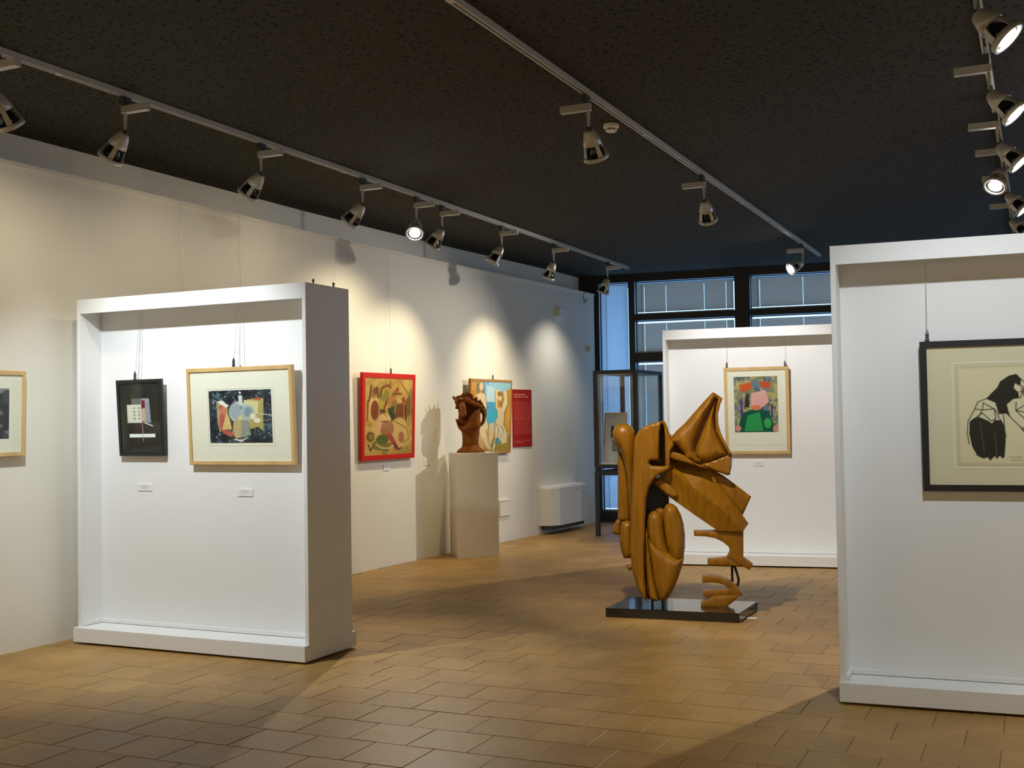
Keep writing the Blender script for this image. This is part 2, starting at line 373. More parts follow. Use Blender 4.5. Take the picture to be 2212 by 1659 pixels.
# --- floor: mortar bed and terracotta tiles in running bond
fl = thing('floor', (0, 0, 0), 0, kind='structure')
bm = BM(); lo = [bm.verts.new((p.x, p.y, -0.10)) for p in pts]; hi = [bm.verts.new((p.x, p.y, -0.0025)) for p in pts]
bm.faces.new(list(reversed(lo))); bm.faces.new(hi)
for i in range(4): bm.faces.new((lo[i], lo[(i+1) % 4], hi[(i+1) % 4], hi[i]))
obj('mortar_bed', bm, 'mortar', fl)
TU, TV, JT = 0.305, 0.316, 0.0042
def tile_mesh():
    bm = BM(); a, b, c = TV-JT, TU-JT, 0.0022
    r = [[(x, y, z) for x, y in ((i, i), (a-i, i), (a-i, b-i), (i, b-i))] for i, z in ((0, -0.012), (0, -0.0018), (c, 0.0))]
    rings(bm, r); return bm
def proj(P):
    x, y, z = P.x, P.y, P.z-CAMH; yc = y*math.cos(PITCH)+z*math.sin(PITCH); zc = -y*math.sin(PITCH)+z*math.cos(PITCH)
    if yc < 0.3: return None
    a, b = FPX*x/yc, -FPX*zc/yc; return (CX+a*math.cos(ROLL)-b*math.sin(ROLL), CY+a*math.sin(ROLL)+b*math.cos(ROLL))
tiles = []
for k in range(-24, 46):
    u0 = 4.394+k*TU
    for j in range(-14, 30):
        v0 = -4.16+j*TV+(TV/2 if k % 2 else 0)
        c = uv(u0+TU/2, v0+TV/2)
        if u0 < UB or u0 > 17.2 or v0 < -7.0 or v0 > VR: continue
        # keep tiles inside the walls
        if (c-WO).dot(WNV) > -0.02: continue
        near = min(range(len(WC)), key=lambda i: (WC[i]-c).length_squared)
        if (c-WC[near]).dot(WN[near]) < -0.10: continue
        s = proj(c); vis = s is not None and -90 < s[0] < 2300 and s[1] < 1720
        tiles.append(((c.length if vis else 99+c.length), u0, v0))
def hidden(u0, v0):
    c = uv(u0+TU/2, v0+TV/2); s = proj(c)
    if s is None: return True
    x, y = s
    return (1820 < x and y < 1470) or (180 < x < 655 and y < 1375) or (1480 < x < 1810 and y < 1195)
tiles.sort(key=lambda t: t[0]+(50 if hidden(t[1], t[2]) else 0))
tm = tile_mesh(); first = obj('tile', tm, 'tile', fl); tme = first.data
near_t, rest = tiles[:300], tiles[300:]
for i, (_, u0, v0) in enumerate(near_t):
    o = first if i == 0 else link(bpy.data.objects.new('tile', tme), fl)
    p = uv(u0+JT/2, v0+JT/2, random.uniform(-0.0006, 0.0008)); o.location = p; o.rotation_euler = (random.uniform(-.0007, .0007), random.uniform(-.0007, .0007), YAW)
vv, ff, rv = [], [], []
base = [(v.co.x, v.co.y, v.co.z) for v in tme.vertices]; bf = [tuple(p.vertices) for p in tme.polygons]
for _, u0, v0 in rest:
    n0 = len(vv); dz = random.uniform(-0.0006, 0.0008); r_ = random.random()
    for x, y, z in base:
        p = uv(u0+JT/2+y, v0+JT/2+x, z+dz); vv.append((p.x, p.y, p.z)); rv.append(r_)
    ff += [tuple(i+n0 for i in f) for f in bf]
o = obj('far_tiles', (vv, [], ff), 'tile_far', fl); tag(o, kind='stuff')
at = o.data.attributes.new('tile_random', 'FLOAT', 'POINT'); at.data.foreach_set('value', np.array(rv, np.float32))

# ================================================================== EXHIBITION PANELS
PW, PD, PH, PBH, POV = 1.9458, 0.4944, 2.4, 0.1126, 0.0457
def display_panel(x, y, yaw, label):
    o = thing('display_panel', (x, y, 0), yaw, label, 'display panel', 'white box display panels')
    t = 0.028
    obj('plinth', bx(0, PW, -POV, PD+POV, 0.014, PBH, 0.002), 'panel_white', o)
    for px_ in (0.08, PW-0.14):
        for py_ in (0.03, PD-0.09): obj('foot', bx(px_, px_+0.06, py_, py_+0.06, 0.0, 0.016), 'joint_dark', o)
    obj('side_board', bx(0, t, 0, PD, PBH, PH, 0.0015), 'panel_white', o)
    obj('side_board', bx(PW-t, PW, 0, PD, PBH, PH, 0.0015), 'panel_white', o)
    obj('top_board', bx(t, PW-t, 0.0, PD, PH-0.03, PH-0.001), 'panel_white', o)
    obj('fascia', bx(t, PW-t, 0.0, 0.022, 2.30, PH-0.03), 'panel_white', o)
    obj('fascia', bx(t, PW-t, PD-0.022, PD, 2.30, PH-0.03), 'panel_white', o)
    obj('back_board', bx(t, PW-t, 0.20, 0.295, PBH, PH-0.03), 'panel_white', o)
    for y0, y1 in ((0.178, 0.20), (0.295, 0.317)): obj('rail', bx(t, PW-t, y0, y1, PBH+0.003, PBH+0.030, 0.002), 'panel_white', o)
    for s in (t, PW-t-0.018): obj('rail', bx(s, s+0.018, 0.022, 0.178, PBH+0.003, PBH+0.030, 0.002), 'panel_white', o)
    for yy in (0.13, 0.36):
        b = BM(); tube(b, (PW-0.03, yy, PH-0.002), (PW-0.03, yy, PH+0.022), 0.006); tube(b, (PW-0.03, yy, PH+0.02), (PW-0.03, yy, PH+0.034), 0.009, 0.006); obj('bolt', b, 'hook', o)
    return o
PL = (-3.0587, 8.1053, -0.4404); PR = (1.6942, 6.0869, -0.3755); PF = (1.5546, 11.841, -0.303)
display_panel(*PL, 'white display panel with the small black frame and the cream matted still life')
display_panel(*PR, 'white display panel cut off by the right edge, with the black ink drawing')
display_panel(*PF, 'white display panel behind the wooden sculpture, with the green figure print')
def local(P, a, b, z): 
    x, y, yaw = P; return Vector((x+a*math.cos(yaw)-b*math.sin(yaw), y+a*math.sin(yaw)+b*math.cos(yaw), z))

# ================================================================== FRAMED PICTURES
def picture(name, loc, yaw, tilt, w, h, bar, frame_mat, depth, label, cat, cv, pr=None, mat_name=None, glass=True, inset=0.010, window_edge=None):
    """loc = middle of the bottom edge at the back; faces local -Y; tilt leans the top forward"""
    o = thing(name, loc, 0, label, cat); o.rotation_euler = (tilt, 0, yaw)
    obj('frame', rect_ring(BM(), w, h, bar, -depth, 0.0), frame_mat, o)
    iw, ih = w-2*bar, h-2*bar
    obj('backing', bx(-w/2+0.004, w/2-0.004, -0.006, -0.001, 0.004, h-0.004), 'paper', o)
    yb = -depth+inset
    if mat_name:
        mb = obj('mat_board', bx(-iw/2, iw/2, yb, yb+0.004, bar, bar+ih), mat_name, o)
        if window_edge:
            x0, x1, z0, z1, cmat = window_edge; e = 0.006
            b = BM(); rect_ring(b, x1-x0+2*e, z1-z0+2*e, e, yb-0.0016, yb-0.0002, z0-e); q = obj('mat_edge', b, cmat, mb); q.location.x = (x0+x1)/2
        x0, z0, pw, ph = pr
        print_obj('print', cv, pw, ph, mb, yb-0.0012, z0, x0, 0.001)
    else:
        print_obj('painting', cv, iw, ih, o, yb, bar, -iw/2, 0.003)
    if glass: obj('glass', bx(-iw/2, iw/2, yb-0.006, yb-0.004, bar, bar+ih), 'picture_glass', o)
    return o
# --- black framed collage on the near left panel
c = Canvas(84, 120, (46, 45, 40)); c.mottle(4, (62, 58, 44), .45, .7, .6, 3)
c.rect(.29, .22, .74, .62, (120, 118, 116), .75); c.poly([(.55, .22), (.74, .22), (.77, .60), (.60, .55)], (170, 170, 178), .8)
c.rect(.55, .25, .63, .36, (120, 40, 44)); c.rect(.27, .57, .78, .73, (50, 40, 34), .9)
c.rect(.17, .31, .53, .57, (226, 222, 205)); 
for i, (x, y) in enumerate([(a, b) for a in (.35, .47) for b in (.36, .41, .46, .51)]):
    c.line([(x-.02, y), (x+.02, y+(.006 if i % 2 else -.004))], .006, (60, 58, 56)); c.line([(x+.018, y-.012), (x+.012, y+.012)], .005, (60, 58, 56), .8)
c.rect(.53, .37, .63, .55, (214, 178, 150)); c.line([(.60, .57), (.80, .62)], .007, (245, 245, 245))
c.rect(.20, .735, .86, .785, (250, 250, 250)); c.line([(.53, .25), (.55, .84)], .006, (190, 140, 150))
picture('framed_collage', local(PL, 0.439, 0.185, 1.296), PL[2], 0.065, 0.409, 0.535, 0.024, 'black_frame', 0.028, 'small black framed collage with white paper strips on dark ground', 'picture', c,
        (-0.409/2+0.026, 0.026, 0.357, 0.483), 'black_frame')
# --- still life in maple frame
c = Canvas(136, 118, (40, 52, 62)); c.mottle(5, (22, 26, 36), .4, .6, .9, 1); c.mottle(6, (84, 108, 128), .6, .8, .7, 2); c.mottle(12, (120, 150, 160), .68, .8, .5, 4)
c.poly([(.12, .22), (.20, .19), (.30, .30), (.30, .55), (.20, .75), (.16, .80), (.13, .60)], (178, 156, 104)); c.poly([(.13, .21), (.22, .19), (.32, .30), (.27, .33)], (240, 238, 225))
c.line([(.20, .32), (.23, .42), (.20, .56), (.20, .68), (.24, .78), (.34, .84)], .05, (190, 92, 78)); c.ell(.24, .38, .05, .08, (214, 128, 96)); c.poly([(.28, .40), (.33, .55), (.36, .74), (.20, .74), (.25, .55)], (222, 190, 120))
c.poly([(.62, .18), (.88, .16), (.86, .78), (.78, .70), (.66, .74), (.60, .50)], (186, 164, 98)); c.poly([(.56, .19), (.80, .22), (.78, .45), (.62, .50)], (222, 210, 156)); c.ell(.79, .17, .06, .03, (176, 92, 66))
c.ell(.48, .42, .17, .22, (205, 205, 196)); c.ell(.43, .40, .10, .16, (150, 164, 172), .8); c.ell(.62, .43, .12, .16, (176, 186, 178)); c.ell(.63, .42, .07, .10, (120, 138, 150), .7); c.ell(.52, .33, .03, .035, (90, 150, 180), .9)
c.ell(.70, .50, .05, .06, (232, 226, 190)); c.ell(.77, .58, .06, .05, (236, 230, 200)); c.poly([(.40, .56), (.52, .56), (.52, .88), (.42, .92), (.36, .80)], (196, 172, 120)); c.poly([(.52, .55), (.64, .60), (.66, .84), (.56, .90), (.50, .88)], (150, 152, 138))
c.ell(.50, .52, .03, .05, (226, 206, 130)); c.poly([(.48, .10), (.54, .10), (.54, .26), (.49, .26)], (226, 224, 214)); c.ell(.51, .05, .018, .022, (240, 240, 236)); c.poly([(.36, .92), (.52, .94), (.64, .88), (.50, .985)], (236, 232, 214))
c.line([(.70, .44), (.99, .48)], .008, (214, 206, 180)); c.line([(.36, .60), (.39, .88)], .006, (130, 70, 66)); c.line([(.50, .92), (.48, .99)], .006, (200, 120, 90)); c.mottle(26, (250, 246, 226), .70, .85, .35, 8)
picture('framed_still_life', local(PL, 1.306, 0.185, 1.235), PL[2], 0.050, 0.875, 0.656, 0.026, 'maple', 0.032, 'maple framed still life print of white vessels in a wide cream mat', 'picture', c,
        (-0.255, 0.148, 0.515, 0.352), 'mat_cream', window_edge=(-0.268, 0.272, 0.134, 0.512, 'mat_ivory'))
# --- figure print on the far panel: a generic composition of like colours
c = Canvas(100, 124, (132, 134, 104)); c.mottle(7, (96, 118, 142), .48, .62, .9, 5); c.mottle(9, (186, 172, 110), .52, .66, .9, 6); c.mottle(14, (60, 66, 92), .62, .74, .8, 7); c.mottle(5, (90, 92, 50), .6, .75, .6, 8)
c.poly([(.06, 1), (.16, .66), (.44, .58), (.80, .62), (.95, 1)], (16, 84, 66)); c.poly([(.22, .98), (.30, .70), (.58, .64), (.66, .98)], (44, 150, 80)); c.ell(.76, .84, .09, .10, (60, 166, 84))
c.poly([(.40, .30), (.72, .24), (.80, .46), (.60, .58), (.38, .52)], (226, 166, 158)); c.poly([(.12, .14), (.42, .10), (.38, .24), (.16, .28)], (206, 82, 30)); c.poly([(.60, .08), (.86, .12), (.80, .22), (.62, .20)], (198, 74, 30)); c.ell(.50, .56, .12, .05, (222, 124, 78))
c.rect(.14, .42, .19, .72, (84, 60, 128)); c.rect(.84, .50, .89, .74, (84, 60, 128)); c.poly([(.26, .32), (.36, .30), (.34, .56), (.24, .54)], (52, 44, 44)); c.ell(.08, .93, .07, .06, (220, 142, 130)); c.ell(.93, .94, .06, .06, (220, 142, 130))
picture('framed_print', local(PF, 0.924, 0.185, 1.116), PF[2], 0.037, 0.646, 0.886, 0.033, 'maple', 0.032, 'maple framed print of green, pink and orange shapes on the panel behind the sculpture', 'picture', c,
        (-0.225, 0.225, 0.435, 0.565), 'mat_ivory', window_edge=(-0.262, 0.285, 0.105, 0.80, 'mat_cream'))
# --- ink drawing on the right panel
DW, DH = 0.74, 0.515
c = Canvas(230, 160, (236, 222, 184), DW/DH); c.mottle(3, (222, 204, 160), .45, .8, .5, 11)
edge = np.minimum(np.minimum(c.u*c.asp, (1-c.u)*c.asp), np.minimum(c.v, 1-c.v)); c.blend(np.clip(1-edge/.04, 0, 1)*.35, (150, 120, 70))
def dz(pts): return [((X-440)/990/(DW/DH), (Y-330)/990) for X, Y in pts]
K = (22, 22, 22)
c.poly(dz([(560, 880), (600, 850), (650, 840), (700, 862), (735, 880), (765, 905), (790, 870), (850, 875), (880, 960), (886, 1080), (870, 1245), (845, 1250), (830, 1225), (800, 1258), (780, 1230), (740, 1275), (715, 1240), (680, 1255), (620, 1225), (575, 1130), (552, 1000)]), K)
c.poly(dz([(1000, 420), (1040, 470), (1035, 530), (985, 512), (972, 560), (1010, 600), (1022, 660), (965, 668), (905, 720), (915, 770), (935, 845), (895, 810), (830, 815), (800, 700), (715, 660), (820, 550), (850, 490), (930, 435)]), K)
for p in ([(715, 660), (640, 690), (610, 760), (545, 880), (535, 1000), (550, 1110)], [(610, 760), (690, 770), (790, 760), (800, 860)], [(690, 700), (680, 770), (640, 840)], [(690, 700), (800, 770), (830, 850), (870, 920), (890, 1040)], [(600, 860), (680, 800), (760, 880), (800, 860)],
          [(1040, 470), (1110, 560), (1150, 600), (1300, 640), (1500, 800), (1560, 1000)], [(1000, 520), (1080, 560), (1060, 640), (1110, 660)], [(1020, 600), (1110, 580)], [(1040, 560), (1080, 680)], [(1060, 560), (1030, 660)], [(985, 780), (1110, 700), (1260, 690)], [(985, 780), (1110, 810), (1300, 900)], [(990, 700), (985, 780), (1050, 850), (1110, 930), (1250, 1050)],
          [(920, 830), (1020, 940), (1090, 1020), (1180, 1080)], [(1030, 950), (1090, 965)], [(1020, 940), (1060, 1000), (1110, 1000)], [(870, 820), (880, 960)], [(1300, 640), (1350, 800), (1330, 1000)], [(1500, 800), (1420, 1020), (1330, 1180)]):
    c.line(dz(p), .006, K, .9)
c.line(dz([(660, 900), (690, 1200)]), .004, (120, 112, 90), .6); c.line(dz([(790, 1000), (800, 1240)]), .004, (120, 112, 90), .6)
for X in range(910, 1030, 14): c.line(dz([(X, 1242+(X % 5)), (X+8, 1236)]), .004, (120, 105, 75), .7); c.line(dz([(X+15, 1272), (X+24, 1266+(X % 4))]), .004, (120, 105, 75), .7)
picture('framed_drawing', local(PR, 0.431+0.545, 0.185, 1.098), PR[2], 0.022, 1.09, 0.785, 0.034, 'black_frame', 0.035, 'black framed ink drawing of a bending figure on tan paper', 'picture', c,
        (-0.372, 0.135, DW, DH), 'mat_tan', window_edge=(-0.384, 0.380, 0.123, 0.662, 'mat_cream'))
# --- red framed painting on the curved wall
def on_wall(cpx, off): 
    p, yw = wall_at(*cpx); return p, yw, p+Vector((math.sin(yw), -math.cos(yw), 0))*off
c = Canvas(100, 132, (180, 146, 70)); c.mottle(3, (150, 124, 52), .4, .7, .8, 12); c.mottle(6, (198, 168, 96), .5, .8, .7, 13)
B1, B2, G1, R1, F1 = (122, 62, 30), (66, 38, 24), (84, 92, 34), (150, 62, 40), (206, 172, 112)
c.poly([(.12, .22), (.24, .20), (.30, .38), (.26, .55), (.14, .55), (.08, .40)], F1); c.ell(.20, .42, .09, .14, B1); c.ell(.17, .20, .07, .07, (196, 130, 70)); c.ell(.20, .17, .04, .05, R1)
c.line([(.12, .10), (.10, .24), (.08, .30)], .012, B2); c.line([(.24, .12), (.26, .26)], .012, B2); c.line([(.06, .30), (.05, .55)], .012, B1)
c.poly([(.30, .14), (.44, .08), (.50, .16), (.42, .28), (.40, .44), (.30, .46), (.26, .30)], (170, 148, 60)); c.line([(.30, .24), (.34, .13), (.46, .09), (.52, .12)], .018, B1); c.line([(.52, .04), (.51, .13)], .008, B2)
c.line([(.36, .46), (.44, .30), (.60, .20), (.74, .20)], .016, B1); c.poly([(.44, .24), (.64, .22), (.66, .40), (.50, .46)], (172, 120, 62)); c.line([(.50, .12), (.70, .0)], .008, (150, 110, 50)); c.line([(.70, .01), (.92, .22), (.95, .30)], .012, (160, 100, 50))
c.ell(.66, .15, .035, .035, R1); c.ell(.80, .28, .04, .045, R1); c.poly([(.66, .34), (.80, .32), (.82, .56), (.70, .60), (.62, .46)], B1); c.poly([(.82, .30), (.94, .22), (.96, .44), (.90, .52), (.82, .46)], (140, 84, 36)); c.line([(.84, .36), (.86, .58), (.90, .62)], .014, B2)
c.poly([(.46, .40), (.60, .36), (.62, .52), (.54, .58)], (56, 56, 36)); c.poly([(.30, .40), (.42, .42), (.40, .54), (.32, .52)], (60, 70, 36)); c.line([(.56, .40), (.66, .58)], .02, (60, 66, 34))
c.ell(.40, .56, .15, .11, F1); c.ell(.72, .72, .22, .22, (196, 162, 96)); c.ell(.46, .66, .15, .12, (140, 88, 60), .8); c.ell(.22, .68, .10, .12, (200, 160, 90)); c.line([(.30, .50), (.30, .62), (.26, .76)], .03, (206, 160, 120))
c.poly([(.42, .72), (.56, .74), (.70, .90), (.64, .96), (.54, .84)], (156, 66, 58)); c.ell(.76, .78, .07, .08, (150, 76, 50), .8); c.ell(.36, .80, .14, .07, G1); c.ell(.12, .76, .09, .07, B2, .8); c.ell(.13, .76, .05, .04, (130, 120, 50)); c.mottle(5, (70, 84, 34), .62, .75, .5, 15)
c.poly([(.14, .84), (.30, .80), (.56, .86), (.50, .96), (.20, .93)], (92, 96, 40), .8); c.line([(.24, .86), (.34, .91), (.50, .92), (.60, .88)], .01, F1); c.line([(.08, .86), (.12, .94), (.18, .88)], .010, B2); c.line([(.60, .86), (.70, .94), (.76, .92)], .012, B2)
c.line([(.33, .57), (.38, .56), (.44, .57)], .006, B2); c.line([(.60, .56), (.88, .66), (.92, .80), (.80, .86)], .006, (110, 80, 40)); c.line([(.26, .50), (.36, .44), (.44, .50)], .006, B1)
p, yw, q = on_wall((835.75, 899.5), 0.02)
picture('framed_painting', q+Vector((math.cos(yw)*-0.045, math.sin(yw)*-0.045, 1.114-q.z)), yw, 0.031, 1.002, 0.895, 0.052, 'red_frame', 0.030, 'painting of animals and figures in a bright red frame on the curved wall', 'picture', c, glass=False, inset=0.004)
# --- bathers painting
c = Canvas(92, 130, (196, 142, 52)); c.mottle(4, (214, 168, 84), .45, .75, .7, 21)
c.poly([(.28, 0), (1, 0), (1, .08), (.62, .22), (.62, .30), (.28, .30)], (150, 198, 214)); c.poly([(.28, .0), (.44, .0), (.36, .30), (.28, .30)], (104, 166, 214), .8); c.poly([(.36, .04), (.60, .10), (.60, .30), (.36, .30)], (196, 222, 230), .7)
c.poly([(.30, .29), (.66, .29), (.66, .68), (.34, .62)], (80, 158, 196)); c.poly([(.34, .42), (.66, .42), (.62, .66), (.40, .66)], (70, 172, 196)); c.poly([(.40, .60), (.62, .60), (.56, .80), (.44, .82)], (150, 200, 206), .8); c.poly([(0, .84), (1, .78), (1, 1), (0, 1)], (152, 130, 56)); c.poly([(.02, .70), (.30, .80), (.34, .98), (.02, .98)], (206, 164, 104), .8)
SK = (222, 202, 158); OL = (70, 84, 92)
c.poly([(.10, .20), (.20, .16), (.34, .18), (.38, .30), (.36, .48), (.42, .66), (.32, .74), (.16, .60), (.10, .40)], SK); c.poly([(.12, .02), (.30, .01), (.33, .16), (.26, .17), (.24, .10), (.18, .18), (.13, .14)], (128, 130, 108)); c.ell(.24, .07, .05, .06, SK)
c.poly([(.20, .66), (.36, .66), (.44, .92), (.52, .95), (.48, .985), (.38, .94), (.26, .80)], SK); c.poly([(.44, .60), (.58, .58), (.56, .80), (.46, .96), (.42, .90)], (214, 186, 132))
c.poly([(.66, .38), (.80, .34), (.84, .44), (.82, .62), (.94, .74), (.94, .88), (.80, .90), (.62, .72), (.60, .56), (.66, .50)], (206, 192, 150)); c.poly([(.58, .12), (.70, .11), (.74, .16), (.64, .22), (.66, .40), (.60, .38)], SK); c.poly([(.80, .12), (.90, .14), (.92, .32), (.82, .44), (.78, .36), (.84, .24)], SK); c.ell(.71, .22, .06, .06, SK); c.ell(.71, .17, .07, .04, (150, 116, 50)); c.poly([(.68, .22), (.72, .36), (.78, .38), (.80, .26), (.74, .30)], (150, 112, 70), .9)
c.poly([(.60, .58), (.72, .64), (.66, .86), (.58, .99), (.54, .98), (.60, .80)], (216, 196, 150)); c.poly([(.62, .80), (.72, .82), (.74, .90), (.60, .90)], (84, 148, 156))
for p in ([(.10, .20), (.10, .42), (.16, .60)], [(.34, .18), (.38, .30), (.38, .50)], [(.58, .12), (.62, .40), (.66, .50), (.60, .58)], [(.92, .14), (.94, .30), (.84, .46), (.84, .62), (.94, .76), (.93, .88)], [(.80, .12), (.76, .20), (.80, .26)], [(.60, .58), (.60, .80), (.54, .97)], [(.72, .64), (.66, .86), (.60, .97)], [(.30, .80), (.40, .94), (.50, .97)], [(.44, .60), (.44, .90)], [(.60, .60), (.80, .66), (.84, .74)], [(.66, .64), (.78, .80)], [(.20, .30), (.18, .40)], [(.14, .04), (.13, .16)]): c.line(p, .006, OL, .8)
c.line([(.70, .61), (.74, .74), (.70, .80)], .008, (230, 226, 210), .8)
p, yw, q = on_wall((1057.25, 900), 0.02)
picture('framed_bathers', q+Vector((math.cos(yw)*-0.07, math.sin(yw)*-0.07, 1.096-q.z)), yw, 0.042, 1.008, 0.902, 0.030, 'gold_frame', 0.030, 'bronze framed painting of two bathers by a blue sea behind the terracotta head', 'picture', c, glass=False, inset=0.004)
# --- framed picture cut off by the left edge
c = Canvas(60, 70, (60, 66, 72)); c.mottle(5, (30, 34, 42), .4, .6, .9, 31); c.mottle(7, (150, 150, 140), .6, .75, .8, 32)
p, yw, q = on_wall((20, 890), 0.02)
E_ = Vector((math.cos(yw), math.sin(yw), 0)); edge_p = on_plane(48, 802, q, yw)
picture('framed_print', edge_p-E_*0.36+Vector((0, 0, 1.315-edge_p.z)), yw, 0.02, 0.72, 0.575, 0.028, 'maple', 0.030, 'maple framed dark print cut off by the left edge of the photo', 'picture', c, (-0.24, 0.12, 0.47, 0.335), 'mat_ivory')
# --- red exhibition text panel
c = Canvas(64, 150, (158, 30, 22))
def textline(y, x0, x1, hgt, col, seed, al=.9):
    r = random.Random(seed); x = x0
    while x < x1:
        wd = r.uniform(.012, .03); c.rect(x, y+r.uniform(0, hgt*.25), min(x+wd, x1), y+hgt, col, al*r.uniform(.6, 1)); x += wd+(.012 if r.random() < .75 else .035)
textline(.078, .06, .70, .020, (240, 205, 195), 1); textline(.116, .06, .82, .020, (240, 205, 195), 2)
y = .21; k = 3
while y < .56: textline(y, .06, .96, .008, (214, 120, 108), k, .75); y += .0165; k += 1
textline(.585, .06, .90, .010, (226, 140, 128), k, .8); y = .62
while y < .775: textline(y, .06, .96, .008, (214, 120, 108), k, .75); y += .0165; k += 1
textline(.795, .06, .12, .008, (214, 120, 108), k); textline(.89, .06, .92, .010, (232, 160, 150), 77); textline(.915, .06, .45, .010, (232, 160, 150), 78)
p, yw, q = on_wall((1131, 903), 0.004)
o = thing('text_panel', q+Vector((math.cos(yw)*-0.05, math.sin(yw)*-0.05, 1.159-q.z)), yw, 'red text panel with pale lettering beside the bathers painting', 'sign')
obj('board', bx(-0.2475, 0.2475, -0.008, 0.0, 0, 0.729), 'red_frame', o); print_obj('printed_face', c, 0.495, 0.729, o, -0.0095, 0.0)

# ================================================================== CAPTION CARDS
def card(loc, yaw, w, h, label, seed):
    o = thing('caption_card', loc, yaw, label, 'label', 'white caption cards')
    cd_ = obj('card', bx(-w/2, w/2, -0.006, 0, -h/2, h/2), 'paper', o)
    r = random.Random(seed); b = BM()
    for i, f in enumerate((0.25, 0.36, 0.18)):
        z = h*(0.2-0.2*i); x = -w*f
        while x < w*f:
            wd = r.uniform(.004, .010); box(b, x, min(x+wd, w*f), -0.0068, -0.006, z, z+h*.045); x += wd+.003
    obj('lettering', b, 'ink', cd_)
card(local(PL, 0.433, 0.20, 1.075), PL[2], 0.128, 0.048, 'white caption card under the small black framed collage', 1)
card(local(PL, 1.303, 0.20, 1.050), PL[2], 0.130, 0.050, 'white caption card under the maple framed still life', 2)
card(local(PF, 0.923, 0.20, 1.021), PF[2], 0.105, 0.048, 'white caption card under the print behind the sculpture', 3)
card(local(PR, 0.431+0.545, 0.20, 1.02), PR[2], 0.13, 0.05, 'white caption card under the black framed drawing at the right edge', 4)
for (x, y), l in (((834.5, 1009.5), 'white caption card under the red framed painting'), ((921.5, 998.5), 'white caption card alone on the wall left of the pedestal')):
    p, yw, q = on_wall((x, y), 0.001); card(q, yw, 0.115, 0.060, l, int(x))
fc = atz(1625, 1336)
o = tag(obj('floor_card', bx(-0.035, 0.035, -0.03, 0.03, 0.0, 0.004), 'paper'), 'white caption card lying on the floor beside the black plinth', 'label'); o.location = (fc.x, fc.y, 0.001); o.rotation_euler = (0, 0, -0.35)

# ================================================================== HANGING WIRES
def wire(top, bottom, label, hook=True, group='picture hanging wires'):
    o = thing('hanging_wire', bottom, 0, label, 'wire', group)
    d = Vector(top)-Vector(bottom)
    obj('cord', tube(BM(), (0, 0, 0), d, 0.0014, n=6), 'wire', o)
    if hook: obj('hook', lathe(BM(), [(0.003, 0.065), (0.010, 0.045), (0.009, 0.02), (0.012, 0.015), (0.011, -0.004)], 8), 'hook', o)
def wire_pair(P, a_s, top, bot, lab, b=0.16, lean=0.0):
    for a, hk, l in a_s: wire(local(P, a, 0.19, top), local(P, a, b, bot), l, hk)
wire_pair(PL, [(0.400, True, 'left of the two wires over the black framed collage')], 2.30, 1.822, '', 0.14); wire_pair(PL, [(0.425, False, 'right of the two wires over the black framed collage')], 2.30, 1.822, '', 0.14)
wire_pair(PL, [(1.262, True, 'left of the two wires over the maple framed still life')], 2.30, 1.885, '', 0.14); wire_pair(PL, [(1.300, False, 'right of the two wires over the maple framed still life')], 2.30, 1.885, '', 0.14)
wire_pair(PF, [(0.632, True, 'left wire over the print behind the sculpture')], 2.30, 1.995, '', 0.14); wire_pair(PF, [(1.212, True, 'right wire over the print behind the sculpture')], 2.30, 1.995, '', 0.14)
wire_pair(PR, [(0.47, True, 'wire over the black framed ink drawing')], 2.30, 1.878, '', 0.15)
for (x, y), zb, l in (((386, 437), 1.9, 'hanging wire on the curved wall, leftmost of those above the near panel'), ((512, 468), 1.9, 'second hanging wire from the left above the near panel'), ((605, 490), 1.9, 'third hanging wire from the left above the near panel'), ((718, 515), 1.9, 'hanging wire on the curved wall above the right end of the near panel'),
                    ((834, 538), 2.005, 'hanging wire of the red framed painting'), ((1055, 587), 1.993, 'hanging wire of the bathers painting')):
    p, yw, q = on_wall((x, y), 0.02); n_ = Vector((math.sin(yw), -math.cos(yw), 0))
    wire(Vector((q.x, q.y, LEDGE-0.01)), Vector((q.x, q.y, zb))+n_*0.02, l)

# ================================================================== WOODEN SCULPTURE
SCN = Vector((1.275, 8.885, 0)); SD = SCN.length; SN = SCN/SD; SE = Vector((SN.y, -SN.x, 0))
SYAW = math.atan2(SE.y, SE.x)
sculpt = thing('wooden_sculpture', SCN, SYAW, 'carved brown wood abstract sculpture on a low black plinth', 'sculpture')
def SP(x, y, dy, N=SN, D=SD, E=SE):
    d = ray(x, y); t = (D+dy)/N.dot(d); P = Vector((0, 0, CAMH))+d*t; return (P.dot(E)*1.0, P.z)
def smooth_outline(pts, n):
    P = [Vector((p[0], p[1], 0)) for p in pts]; out = []; m = len(P)
    for i in range(m):
        a, b, c_, d = P[i-1], P[i], P[(i+1) % m], P[(i+2) % m]
        # keep sharp corners sharp
        k = n
        for j in range(k):
            t = j/k; q = 0.5*((2*b)+(c_-a)*t+(2*a-5*b+4*c_-d)*t*t+(3*b-a-3*c_+d)*t**3); out.append((q.x, q.y))
    return out
def inside(p, poly):
    x, y = p; r = False; j = len(poly)-1
    for i in range(len(poly)):
        xi, yi = poly[i]; xj, yj = poly[j]
        if (yi > y) != (yj > y) and x < (xj-xi)*(y-yi)/(yj-yi)+xi: r = not r
        j = i
    return r
